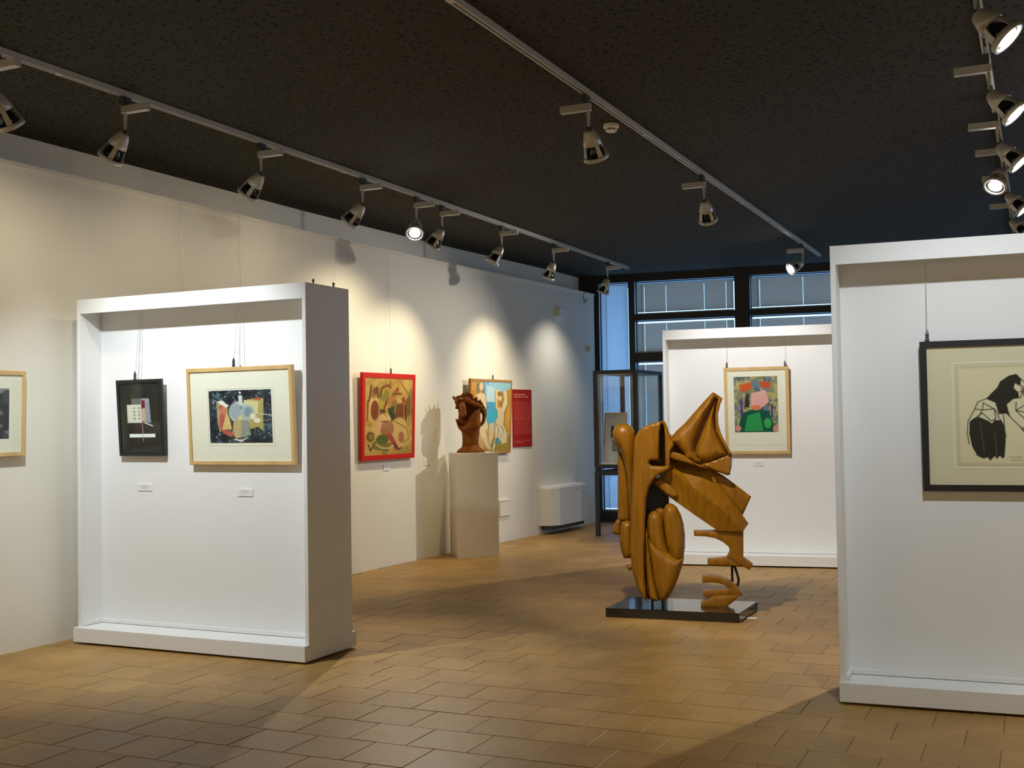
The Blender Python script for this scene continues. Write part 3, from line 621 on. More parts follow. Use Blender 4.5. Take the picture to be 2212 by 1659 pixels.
def pillow(name, px, yf, yb, R, material, parent, curve=0, step=0.014, holes=(), ctrl=None, mapper=None, dome=None):
    """solid from a front outline: flat or domed front and back, edges rounded with radius R"""
    mp_ = mapper or (lambda x, y: SP(x, y, yf))
    pts = smooth_outline(px, curve) if curve else px
    loops = [[mp_(x, y) for x, y in pts]]+[[mp_(x, y) for x, y in h] for h in holes]
    def dens(L):
        o_ = []
        for a, b in zip(L, L[1:]+L[:1]):
            n = max(1, int(math.dist(a, b)/step)); o_ += [(a[0]+(b[0]-a[0])*k/n, a[1]+(b[1]-a[1])*k/n) for k in range(n)]
        return o_
    loops = [dens(L) for L in loops]
    V2, E2 = [], []
    for L in loops:
        n0 = len(V2); V2 += L; E2 += [(n0+i, n0+(i+1) % len(L)) for i in range(len(L))]
    nb = len(V2); S = np.array([np.r_[V2[a], V2[b]] for a, b in E2])
    xs = [p[0] for p in loops[0]]; zs = [p[1] for p in loops[0]]
    def dist(p):
        ax, az = p[0]-S[:, 0], p[1]-S[:, 1]; bx_, bz = S[:, 2]-S[:, 0], S[:, 3]-S[:, 1]
        t = np.clip((ax*bx_+az*bz)/(bx_*bx_+bz*bz+1e-12), 0, 1); return float(np.hypot(ax-t*bx_, az-t*bz).min())
    def ins(p): return inside(p, loops[0]) and not any(inside(p, h) for h in loops[1:])
    # rows of points close to the rim so that the rounding shows, then a grid
    x = min(xs); row = 0
    while x < max(xs):
        z = min(zs)+(step/2 if row % 2 else 0)
        while z < max(zs):
            if ins((x, z)) and dist((x, z)) > step*0.45: V2.append((x, z))
            z += step
        x += step*0.87; row += 1
    vo, eo, fo, ov, oe, of = delaunay_2d_cdt([Vector(v) for v in V2], E2, [], 0, 1e-6)
    tris = [f for f in fo if ins((sum(vo[i][0] for i in f)/3, sum(vo[i][1] for i in f)/3))]
    used = sorted({i for f in tris for i in f}); rim = set()
    cnt = {}
    for f in tris:
        for a, b in ((f[0], f[1]), (f[1], f[2]), (f[2], f[0])): cnt[tuple(sorted((a, b)))] = cnt.get(tuple(sorted((a, b))), 0)+1
    for (a, b), k in cnt.items():
        if k == 1: rim |= {a, b}
    ymid = (yf+yb)/2; T = (yb-yf)/2
    C = None
    if ctrl: C = np.array([[*SP(a, b, yf), d] for a, b, d in ctrl])
    verts, fi, bi = [], {}, {}
    for i in used:
        X, Z = vo[i]; d = 0.0 if i in rim else dist((X, Z))
        k = math.sqrt(max(0, 1-(1-min(d/R, 1))**2)); rr = min(R, T); 
        off = (T-rr)+rr*k if R <= T else T*k
        extra = 0.0
        if C is not None:
            w_ = 1/((C[:, 0]-X)**2+(C[:, 1]-Z)**2+1e-5)**1.5; extra = float((w_*C[:, 2]).sum()/w_.sum())
        fi[i] = len(verts); verts.append((X, ymid-off+extra, Z)); bi[i] = len(verts); verts.append((X, ymid+off, Z))
    faces = []
    for a, b, c_ in tris: faces.append((fi[a], fi[b], fi[c_])); faces.append((bi[a], bi[c_], bi[b]))
    for f in tris:
        for a, b in ((f[0], f[1]), (f[1], f[2]), (f[2], f[0])):
            if cnt[tuple(sorted((a, b)))] == 1: faces.append((fi[b], fi[a], bi[a], bi[b]))
    bm = BM(); vv_ = [bm.verts.new(v) for v in verts]
    for f in faces:
        try: bm.faces.new([vv_[i] for i in f])
        except ValueError: pass
    bmesh.ops.remove_doubles(bm, verts=bm.verts, dist=1e-5)
    o = obj(name, bm, material, parent, smooth=True)
    # sharp edges stay crisp
    try:
        o.data.set_sharp_from_angle(angle=math.radians(42))
    except Exception: pass
    return o
Wd = 'carved_wood'
# plinth
pc = [(0.682, 8.790), (1.630, 8.450), (1.872, 8.975), (0.922, 9.335)]
b = BM(); R_ = []
for z, k in ((0.0, 0.985), (0.006, 1.0), (0.064, 1.0), (0.068, 0.993)):
    R_.append([(lambda q: (q.dot(SE), q.dot(SN)-SD, z))(Vector((1.2765+(x-1.2765)*k, 8.8875+(y-8.8875)*k, 0))) for x, y in pc])
obj('plinth', rings(b, R_), 'black_lacquer', sculpt)
# central slab with its L-shaped slot, cheek of the slot, black back plate
pillow('central_slab', [(1368, 962), (1371, 946), (1378, 932), (1390, 922), (1408, 915), (1420, 912), (1431, 909), (1430, 914), (1427, 922), (1425, 934), (1424, 960), (1424, 995), (1405, 995), (1402, 1000), (1406, 1006), (1435, 1008), (1446, 1006), (1446, 1012), (1440, 1018), (1425, 1025), (1411, 1038), (1401, 1056), (1396, 1078), (1394, 1110), (1392, 1180), (1392, 1240), (1396, 1290), (1397, 1302), (1388, 1292), (1374, 1264), (1365, 1230), (1361, 1190), (1362, 1120), (1365, 1050), (1367, 1000)],
       -0.17, 0.12, 0.022, Wd, sculpt, step=0.012)
pillow('slot_cheek', [(1429, 909), (1436, 911), (1440, 920), (1446, 938), (1456, 962), (1448, 974), (1447, 1010), (1437, 1013), (1436, 940), (1434, 922)], -0.15, 0.14, 0.012, Wd, sculpt, step=0.010)
pillow('slot_back', [(1400, 990), (1418, 930), (1430, 913), (1440, 930), (1446, 1008), (1404, 1010)], 0.085, 0.13, 0.008, Wd, sculpt, step=0.02)
pillow('support_plate', [(1385, 1046), (1412, 1030), (1444, 1040), (1446, 1120), (1440, 1230), (1392, 1230)], 0.085, 0.10, 0.004, 'black_frame', sculpt, step=0.04)
# left lobe, post and small forms
pillow('left_lobe', [(1340, 914), (1352, 915), (1363, 921), (1370, 933), (1371, 950), (1369, 975), (1368, 1010), (1368, 1060), (1368, 1125), (1359, 1125), (1356, 1080), (1353, 1040), (1348, 1008), (1342, 985), (1335, 968), (1327, 957), (1322, 945), (1322, 934), (1326, 923), (1332, 917)], -0.13, 0.06, 0.085, Wd, sculpt, step=0.010)
pillow('left_post', [(1334, 964), (1346, 985), (1354, 1015), (1358, 1050), (1360, 1127), (1334, 1127)], -0.03, 0.12, 0.03, Wd, sculpt, step=0.013)
pillow('small_block', [(1330, 1125), (1340, 1124), (1340, 1156), (1325, 1155), (1322, 1150), (1325, 1136)], -0.05, 0.08, 0.022, Wd, sculpt, step=0.010)
pillow('lower_lobe', [(1343, 1128), (1355, 1126), (1366, 1130), (1368, 1160), (1368, 1208), (1347, 1208), (1341, 1192), (1337, 1168), (1338, 1142)], -0.09, 0.06, 0.06, Wd, sculpt, step=0.010)
pillow('small_spur', [(1352, 1222), (1364, 1221), (1364, 1234), (1357, 1231)], -0.05, 0.02, 0.01, Wd, sculpt, step=0.012)
# bulb of leaves and fingers
pillow('finger', [(1413, 1106), (1421, 1108), (1427, 1114), (1431, 1126), (1434, 1150), (1438, 1175), (1446, 1200), (1436, 1205), (1412, 1195), (1402, 1178), (1398, 1155), (1397, 1130), (1400, 1115), (1406, 1108)], -0.16, 0.06, 0.075, Wd, sculpt, step=0.010)
pillow('finger', [(1445, 1090), (1454, 1092), (1463, 1100), (1471, 1115), (1477, 1135), (1480, 1160), (1480, 1185), (1476, 1212), (1462, 1222), (1447, 1206), (1439, 1180), (1434, 1150), (1431, 1120), (1433, 1103), (1438, 1093)], -0.17, 0.08, 0.09, Wd, sculpt, step=0.010)
pillow('bud', [(1416, 1100), (1426, 1098), (1436, 1102), (1440, 1130), (1418, 1130)], -0.06, 0.04, 0.03, Wd, sculpt, step=0.012)
pillow('bulb_wrap', [(1399, 1166), (1408, 1173), (1425, 1184), (1445, 1197), (1462, 1205), (1478, 1208), (1473, 1228), (1465, 1252), (1455, 1276), (1444, 1295), (1436, 1302), (1428, 1302), (1421, 1296), (1412, 1262), (1405, 1215), (1400, 1185)], -0.178, 0.09, 0.075, Wd, sculpt, step=0.010)
pillow('bulb_leaf', [(1396, 1140), (1400, 1170), (1406, 1212), (1414, 1262), (1423, 1300), (1412, 1301), (1402, 1294), (1397, 1262), (1394, 1210), (1394, 1165)], -0.17, 0.05, 0.05, Wd, sculpt, step=0.009)
pillow('bulb_core', [(1384, 1140), (1440, 1140), (1474, 1180), (1466, 1240), (1440, 1297), (1400, 1297), (1384, 1262)], -0.06, 0.08, 0.05, Wd, sculpt, step=0.016)
for x, y in ((1409, 1299), (1432, 1300)):
    X, Z = SP(x, y, -0.03); b = BM(); tube(b, (X, -0.03, 0.066), (X, -0.03, Z+0.03), 0.011, n=10); obj('pin', b, 'black_frame', sculpt)
# horn
pillow('horn_body', [(1444, 955), (1460, 932), (1480, 914), (1500, 891), (1520, 868), (1537, 850), (1541, 847), (1552, 854), (1561, 860), (1556, 874), (1551, 895), (1552, 915), (1557, 934), (1567, 956), (1579, 977), (1582, 986), (1581, 1006), (1577, 1026), (1572, 1027), (1530, 1013), (1490, 1002), (1455, 992), (1440, 986), (1440, 974), (1450, 973)], -0.02, 0.14, 0.02, Wd, sculpt, step=0.016, holes=[[(1455, 962), (1466, 970), (1475, 977), (1474, 982), (1456, 977)]])
pillow('horn_wing', [(1446, 954), (1461, 932), (1481, 914), (1501, 891), (1521, 868), (1537, 850), (1541, 848), (1549, 853), (1546, 861), (1536, 880), (1523, 903), (1513, 925), (1504, 948), (1500, 962), (1500, 974), (1508, 988), (1520, 1000), (1500, 1001), (1482, 993), (1477, 980), (1458, 962)], -0.10, 0.06, 0.075, Wd, sculpt, step=0.009)
pillow('horn_tongue', [(1549, 856), (1552, 858), (1546, 876), (1543, 898), (1545, 922), (1553, 944), (1563, 964), (1574, 984), (1552, 990), (1530, 1000), (1512, 996), (1504, 984), (1505, 970), (1511, 950), (1519, 928), (1529, 902), (1538, 880)], -0.095, 0.05, 0.075, Wd, sculpt, step=0.009)
pillow('horn_edge', [(1553, 857), (1561, 861), (1556, 874), (1551, 895), (1552, 915), (1557, 934), (1567, 956), (1580, 980), (1575, 983), (1563, 962), (1553, 942), (1547, 922), (1545, 898), (1548, 876)], -0.085, 0.05, 0.009, Wd, sculpt, step=0.0045)
pillow('horn_facet', [(1512, 1005), (1540, 995), (1570, 983), (1581, 986), (1582, 990), (1580, 1010), (1577, 1026), (1571, 1027), (1540, 1016)], -0.07, 0.06, 0.02, Wd, sculpt, step=0.012)
pillow('horn_back', [(1438, 940), (1462, 938), (1500, 960), (1500, 1008), (1438, 1008)], 0.10, 0.15, 0.01, Wd, sculpt, step=0.03)
pillow('horn_shelf', [(1438, 976), (1452, 975), (1476, 983), (1500, 1000), (1530, 1012), (1490, 1002), (1455, 992), (1438, 986)], -0.12, 0.08, 0.008, Wd, sculpt, step=0.010)
# diagonal arm
pillow('arm_back', [(1520, 1004), (1562, 1027), (1623, 1073), (1604, 1114), (1580, 1085), (1552, 1050)], 0.02, 0.10, 0.012, Wd, sculpt, step=0.016)
def facets(name, P, faces, back, material, parent):
    bm = BM(); F_ = []; B_ = []
    for x, y, d in P:
        X, Z = SP(x, y, d); F_.append(bm.verts.new((X, d, Z))); B_.append(bm.verts.new((X, back, Z)))
    edges = {}
    for f in faces:
        bm.faces.new([F_[i] for i in f]); bm.faces.new([B_[i] for i in reversed(f)])
        for i, j in zip(f, f[1:]+f[:1]): edges[(i, j)] = 1
    for i, j in edges:
        if (j, i) not in edges: bm.faces.new((F_[j], F_[i], B_[i], B_[j]))
    bmesh.ops.triangulate(bm, faces=[f for f in bm.faces if len(f.verts) > 4])
    return obj(name, bm, material, parent)
facets('arm', [(1409, 1041, -.06), (1428, 1028, -.06), (1446, 1014, -.085), (1447, 984, .03), (1534, 1004, 0.03), (1550, 1045, -.015), (1580, 1082, -.025), (1604, 1113, -.03), (1617, 1131, -.05), (1605, 1148, -.065), (1551, 1147, -.06), (1500, 1112, -.06), (1445, 1073, -.06), (1425, 1056, -.06), (1500, 1056, -.105), (1560, 1101, -.10)],
       [[0, 1, 2, 14, 11, 12, 13], [14, 15, 10, 11], [15, 8, 9, 10], [2, 3, 4, 5, 14], [14, 5, 6, 15], [15, 6, 7, 8]], 0.10, Wd, sculpt)
pillow('arm_knuckle', [(1412, 1042), (1424, 1034), (1434, 1037), (1446, 1047), (1459, 1060), (1464, 1069), (1461, 1075), (1453, 1075), (1440, 1068), (1424, 1055)], -0.10, 0.0, 0.018, Wd, sculpt, step=0.010)
# brackets on the right
pillow('bracket', [(1499, 1147), (1606, 1146), (1606, 1204), (1627, 1219), (1620, 1232), (1600, 1221), (1582, 1209), (1571, 1203), (1577, 1192), (1575, 1182), (1562, 1171), (1545, 1163), (1525, 1159), (1499.5, 1158)], -0.04, 0.06, 0.006, Wd, sculpt, step=0.018)
pillow('bracket_arm', [(1529, 1208), (1571, 1204), (1584, 1211), (1603, 1222.5), (1592, 1222), (1529, 1221)], -0.035, 0.06, 0.006, Wd, sculpt, step=0.018)
pillow('hook_piece', [(1517, 1244), (1535, 1243), (1555, 1246), (1572, 1252), (1588, 1263), (1600, 1277), (1606, 1287), (1566, 1288), (1520, 1291), (1519, 1276), (1545, 1274), (1572, 1273), (1575, 1271), (1565, 1264), (1550, 1259.5), (1535, 1258.5), (1517.5, 1259.5)], -0.06, 0.05, 0.006, Wd, sculpt, step=0.018)
pillow('foot_wedge', [(1514, 1304), (1532, 1294), (1540, 1288), (1598, 1286), (1585, 1300), (1567, 1313), (1515, 1313)], -0.09, 0.03, 0.006, Wd, sculpt, step=0.018)
for pts_ in ([(1581, 1212), (1583, 1292)], [(1584, 1216), (1592, 1238), (1596, 1252), (1594, 1262), (1590, 1280)]):
    b = BM(); path_tube(b, [(lambda q: (q[0], 0.075, q[1]))(SP(x, y, 0.075)) for x, y in pts_], 0.010); obj('rod', b, 'black_frame', sculpt, True)

# ================================================================== PEDESTAL AND TERRACOTTA HEAD
PEDY = math.radians(13.5); pf = Vector((-0.623, 12.668, 0)); ped_w, ped_d, ped_h = 0.467, 0.47, 1.145
ped = tag(obj('pedestal', bx(0, ped_w, 0, ped_d, 0.0, ped_h, 0.002), 'pedestal_white'), 'tall cream pedestal carrying the terracotta head', 'pedestal'); ped.location = pf; ped.rotation_euler = (0, 0, PEDY)
ctr = pf+Vector((math.cos(PEDY)*ped_w/2-math.sin(PEDY)*ped_d/2, math.sin(PEDY)*ped_w/2+math.cos(PEDY)*ped_d/2, 0))
BN = ctr.normalized(); BD = ctr.length; BE = Vector((BN.y, -BN.x, 0)); BX0 = ctr.dot(BE)
cen = on_plane(1017, 978, ctr, math.atan2(BE.y, BE.x)); bx_c = cen.dot(BE)
head = thing('terracotta_head', Vector((0, 0, ped_h))+BN*BD+BE*bx_c, math.atan2(BE.y, BE.x), 'broken terracotta head with wreath on the cream pedestal', 'sculpture')
zb0 = cen.z
def HP(dy):
    def f(X, Y):
        x, y = 950+X*220/1738, 800+Y*220/1738
        d = ray(x, y); t = (BD+dy)/BN.dot(d); P = Vector((0, 0, CAMH))+d*t; return (P.dot(BE)-bx_c, P.z-zb0)
    return f
T_ = 'terracotta'
def hp(name, pts, yf, yb, R, step=0.012, curve=3, holes=()): return pillow(name, pts, yf, yb, R, T_, head, curve, step, holes, mapper=HP(yf))
b = BM(); N_ = 88; prof = [(0.148, 0.0), (0.152, 0.012), (0.140, 0.026), (0.118, 0.045), (0.100, 0.060), (0.094, 0.085)]
rs = []
for r_, z in prof:
    rs.append([((r_*(1+(0.06*math.cos(22*t) if z < 0.05 else 0)))*math.cos(t), (r_*(1+(0.06*math.cos(22*t) if z < 0.05 else 0)))*math.sin(t)*0.9, z) for t in [2*math.pi*i/N_ for i in range(N_)]])
obj('flared_foot', rings(b, rs), T_, head, True)
b = BM(); rs = []
for r_, z, ox in ((0.093, 0.05, -0.005), (0.090, 0.12, -0.002), (0.093, 0.18, 0.0), (0.100, 0.23, 0.0), (0.115, 0.275, -0.01), (0.122, 0.31, -0.015)):
    rs.append([(ox+r_*math.cos(t)*(1+0.03*mnoise.noise(Vector((3*math.cos(t), 3*math.sin(t), 8*z)))), r_*math.sin(t)*0.95, z) for t in [2*math.pi*i/28 for i in range(28)]])
obj('neck', rings(b, rs), T_, head, True)
hp('back_shell', [(272, 540), (310, 500), (430, 480), (560, 540), (690, 640), (690, 780), (680, 930), (640, 1010), (500, 1050), (380, 1020), (310, 900), (320, 760), (300, 640)], 0.02, 0.13, 0.07)
hp('cheek', [(265, 822), (278, 880), (298, 950), (330, 1010), (390, 1062), (470, 1085), (560, 1078), (640, 1040), (696, 970), (694, 850), (690, 720), (688, 650), (640, 668), (575, 710), (510, 790), (455, 890), (400, 945), (355, 935), (335, 890), (310, 850)], -0.15, 0.02, 0.09)
hp('face', [(318, 580), (360, 552), (410, 545), (440, 600), (455, 680), (462, 740), (440, 790), (400, 806), (350, 796), (318, 806), (316, 770), (345, 700), (330, 630)], -0.16, -0.02, 0.05)
hp('nose', [(338, 610), (365, 600), (385, 660), (402, 740), (412, 790), (380, 806), (345, 800), (322, 804), (330, 770), (350, 700)], -0.185, -0.08, 0.03, 0.009)
hp('brow', [(250, 530), (300, 490), (345, 500), (350, 540), (312, 600), (316, 650), (285, 665), (262, 650), (272, 600)], -0.09, 0.03, 0.035)
hp('lips', [(318, 832), (370, 826), (415, 846), (425, 882), (385, 912), (345, 905), (330, 870)], -0.14, -0.04, 0.03)
hp('hair_coil', [(672, 640), (735, 628), (780, 650), (797, 705), (792, 790), (778, 870), (745, 930), (695, 965), (660, 960), (690, 915), (715, 870), (728, 800), (718, 745), (690, 715)], -0.07, 0.06, 0.05)
hp('hair_band', [(400, 480), (450, 450), (520, 490), (620, 545), (700, 585), (740, 630), (700, 668), (640, 640), (560, 610), (470, 570), (410, 545)], -0.10, 0.10, 0.04)
rl = random.Random(4); bl = None
for i in range(22):
    t = i/21; X = 262+t*490; Y = (500-70*math.sin(min(1, t*2.2)*math.pi*0.5)) if t < 0.45 else 430+(t-0.45)/0.55*205
    f = HP(-0.05)(X+rl.uniform(-8, 8), Y+rl.uniform(-4, 14)); dy = rl.choice((-0.10, -0.04, 0.03, 0.08))
    b = BM(); L_ = rl.uniform(0.035, 0.06); a = rl.uniform(-0.9, 0.9)+(-0.3 if t > .5 else .2)
    ring = [[(dx*math.cos(a)-0*math.sin(a)+f[0]+math.sin(a)*k, dy+dyy, f[1]+math.cos(a)*k-dx*math.sin(a)) for dx, dyy in ((-wd, 0), (0, -0.006), (wd, 0), (0, 0.006))] for k, wd in ((-0.012, 0.009), (L_*0.35, 0.019), (L_*0.75, 0.011), (L_, 0.002))]
    obj('leaf', rings(b, ring), T_, head)

# ================================================================== GLASS DISPLAY CASE
case = thing('glass_display_case', (1.041, 14.808, 0), YAW, 'black framed glass display case on legs beside the window', 'display case')
cw, cd = 0.585, 1.09; S_ = 'steel_black'; t = 0.05
for x in (0, cw-t):
    for y in (0, cd-t):
        lg = obj('leg', bx(x, x+t, y, y+t, 0.0, 0.83), S_, case); obj('foot', bx(x-0.002, x+t+0.004, y-0.002, y+t+0.004, 0, 0.012), S_, lg)
        obj('spacer', bx(x+0.008, x+t-0.008, y+0.008, y+t-0.008, 0.83, 0.865), S_, case)
        obj('post', bx(x, x+t, y, y+t, 0.865, 2.117), S_, case)
b = BM(); rect = lambda z0, z1: [box(b, t, cw-t, y, y+t, z0, z1) for y in (0, cd-t)]+[box(b, x, x+t, t, cd-t, z0, z1) for x in (0, cw-t)]
rect(0.775, 0.83); obj('table_frame', b, S_, case)
b = BM(); rect(0.865, 0.913); obj('lower_frame', b, S_, case)
b = BM(); rect(2.07, 2.117); obj('upper_frame', b, S_, case)
obj('shelf', bx(t, cw-t, t, cd-t, 0.895, 0.917), 'paper', case)
obj('lid_glass', bx(t, cw-t, t, cd-t, 2.100, 2.106), 'clear_glass', case)
for a in ((t, cw-t, 0.012, 0.018), (t, cw-t, cd-0.018, cd-0.012), (0.012, 0.018, t, cd-t), (cw-0.018, cw-0.012, t, cd-t)): obj('pane', bx(*a, 0.913, 2.07), 'clear_glass', case)
# leaning print and booklets inside
cp = Vector((1.041, 14.808, 0)); X_ = Vector((math.cos(YAW), math.sin(YAW), 0)); Y_ = Vector((-math.sin(YAW), math.cos(YAW), 0))
c = Canvas(60, 110, (206, 206, 200)); c.mottle(6, (190, 190, 184), .5, .8, .5, 41)
c.rect(.28, .25, .44, .50, (60, 62, 64)); c.rect(.60, .25, .92, .46, (70, 72, 76)); c.rect(.36, .54, .95, .78, (80, 84, 88)); c.mottle(14, (190, 192, 194), .55, .75, .4, 42)
pic = picture('leaning_print', cp+X_*0.205+Y_*0.20+Vector((0, 0, 0.920)), YAW, -0.13, 0.31, 0.66, 0.016, 'maple', 0.020, 'light wood framed print leaning inside the glass case', 'picture', c, glass=False, inset=0.006)
for (dx, dy, rz, l) in ((0.15, 0.105, 0.1, 'white booklet lying in the glass case, left one'), (0.36, 0.11, -0.1, 'white booklet lying in the glass case, right one')):
    q = cp+X_*dx+Y_*dy; o = thing('booklet', (q.x, q.y, 0.917), YAW+rz, l, 'book', 'booklets in the glass case')
    obj('cover', bx(-0.08, 0.08, -0.06, 0.06, 0.0, 0.004), 'paper', o); obj('pages', bx(-0.078, 0.078, -0.057, 0.058, 0.004, 0.014), 'panel_white', o)

# ================================================================== FAN COIL, SMALL WALL FITTINGS
pl_, yl_ = wall_at(1164, 1130)
pr_, yr_ = wall_at(1234, 1130)
fy = math.atan2(pr_.y-pl_.y, pr_.x-pl_.x)
fan = thing('fan_coil_unit', (pl_.x, pl_.y, 0), fy, 'white fan coil unit mounted low on the wall by the window', 'heater')
# length from the pixel where the front right corner shows
fx = Vector((math.cos(fy), math.sin(fy), 0)); fn = Vector((math.sin(fy), -math.cos(fy), 0)); D_ = 0.235
o_ = Vector((pl_.x, pl_.y, 0))+fn*D_; fw = (on_plane(1275, 1090, o_, fy)-o_).dot(fx); fw = max(0.8, min(1.5, fw))
fp = [(0, 0), (0, -0.06), (0.035, -0.16), (0.16, -D_), (fw-0.10, -D_), (fw-0.03, -D_+0.05), (fw, -0.06), (fw, 0)]
obj('casing', rings(BM(), [[(x, y, z) for x, y in fp] for z in (0.115, 0.60)]), 'appliance_white', fan)
obj('top_grille', rings(BM(), [[(x*0.94+fw*0.03, y*0.9-0.004, z) for x, y in fp] for z in (0.60, 0.622)]), 'panel_white', fan)
obj('base_tray', bx(0.06, fw-0.06, -D_+0.07, -0.01, 0.06, 0.115), 'joint_dark', fan)
b = BM(); tube(b, (fw*0.62, -D_-0.001, 0.565), (fw*0.62, -D_-0.006, 0.565), 0.009); obj('lock', b, 'joint_dark', fan)
def wallfit(name, cpx, w, h, d, material, label, cat, bev=0.003):
    p, yw, q = on_wall(cpx, 0.0); o = thing(name, q, yw, label, cat); obj('housing', bx(-w/2, w/2, -d, 0.0, -h/2, h/2, bev), material, o); return o
o = wallfit('alarm_box', (1206, 676), 0.20, 0.11, 0.07, 'appliance_white', 'pale alarm box high on the wall left of the window', 'sensor'); obj('lens', bx(0.11, 0.17, -0.05, 0, -0.045, 0.045, 0.002), 'panel_white', o)
o = wallfit('motion_sensor', (1270, 755), 0.10, 0.085, 0.06, 'appliance_white', 'small square sensor on the wall beside the tall window', 'sensor'); obj('lens', bx(-0.03, 0.03, -0.066, -0.06, -0.025, 0.025), 'panel_white', o)
o = wallfit('access_hatch', (1089, 1097), 0.26, 0.20, 0.02, 'wall_paint', 'white hatch cover low on the wall behind the pedestal', 'hatch'); obj('lip', bx(-0.13, 0.13, -0.026, -0.018, 0.09, 0.10), 'panel_white', o)
p, yw, q = on_wall((1262, 640), 0.008)
o = thing('cable_loop', q, yw, 'thin dark cable loop high on the wall by the window', 'cable'); obj('cord', path_tube(BM(), [(0.055*math.cos(a), -0.004, 0.075*math.sin(a)-0.01+0.01*math.cos(2*a)) for a in [0.4+5.6*i/20 for i in range(21)]], 0.005, 6), 'joint_dark', o, True)
sm = atz(1320, 268, CEIL); o = thing('smoke_detector', (sm.x, sm.y, CEIL), 0, 'white smoke detector on the dark ceiling beside the middle track', 'smoke detector')
obj('base', lathe(BM(), [(0.052, 0.0), (0.056, -0.008), (0.056, -0.026), (0.044, -0.034)], 28), 'panel_white', o, False)
obj('chamber', lathe(BM(), [(0.034, -0.030), (0.034, -0.046)], 20), 'joint_dark', o)
for k in range(8):
    a = k*math.pi/4; b = BM(); tube(b, (0.036*math.cos(a), 0.036*math.sin(a), -0.032), (0.036*math.cos(a), 0.036*math.sin(a), -0.047), 0.005, n=6); obj('vent_rib', b, 'panel_white', o)
obj('cap', lathe(BM(), [(0.040, -0.045), (0.041, -0.050), (0.030, -0.057)], 24), 'panel_white', o)

# ================================================================== TRACKS AND SPOTLIGHTS
T1, T2, T3 = -5.115, -2.56, -0.24
def track(v, u1, label):
    p = uv(UB+0.1, v); L = u1-UB-0.1
    o = thing('lighting_track', (p.x, p.y, CEIL), YAW, label, 'lighting track', 'ceiling lighting tracks')
    b = BM()
    pr = [(-0.019, 0.0), (-0.019, -0.036), (-0.009, -0.036), (-0.009, -0.012), (0.009, -0.012), (0.009, -0.036), (0.019, -0.036), (0.019, 0.0)]
    rings(b, [[(x, y, z) for x, z in pr] for y in (0, L)]); chn = obj('channel', b, 'track_metal', o)
    b = BM(); box(b, -0.008, 0.008, 0.002, L-0.002, -0.016, -0.0125); obj('conductor_strip', b, 'joint_dark', chn)
    obj('end_cap', bx(-0.021, 0.021, L, L+0.012, -0.038, 0.0), 'track_metal', o)
    y = 2.0; 
    while y < L: obj('coupler', bx(-0.0195, 0.0195, y, y+0.045, -0.0375, -0.02), 'track_metal', o); y += 3.0
    return o
track(T1, 14.96, 'pale lighting track nearest the curved wall'); track(T2, 15.09, 'pale lighting track along the middle of the ceiling'); track(T3, 15.1, 'pale lighting track at the right with the lit spotlights')
WARM, NEUT, COOL = (1.0, 0.84, 0.56), (1.0, 0.93, 0.80), (0.88, 0.955, 1.0)
HS = 1.12
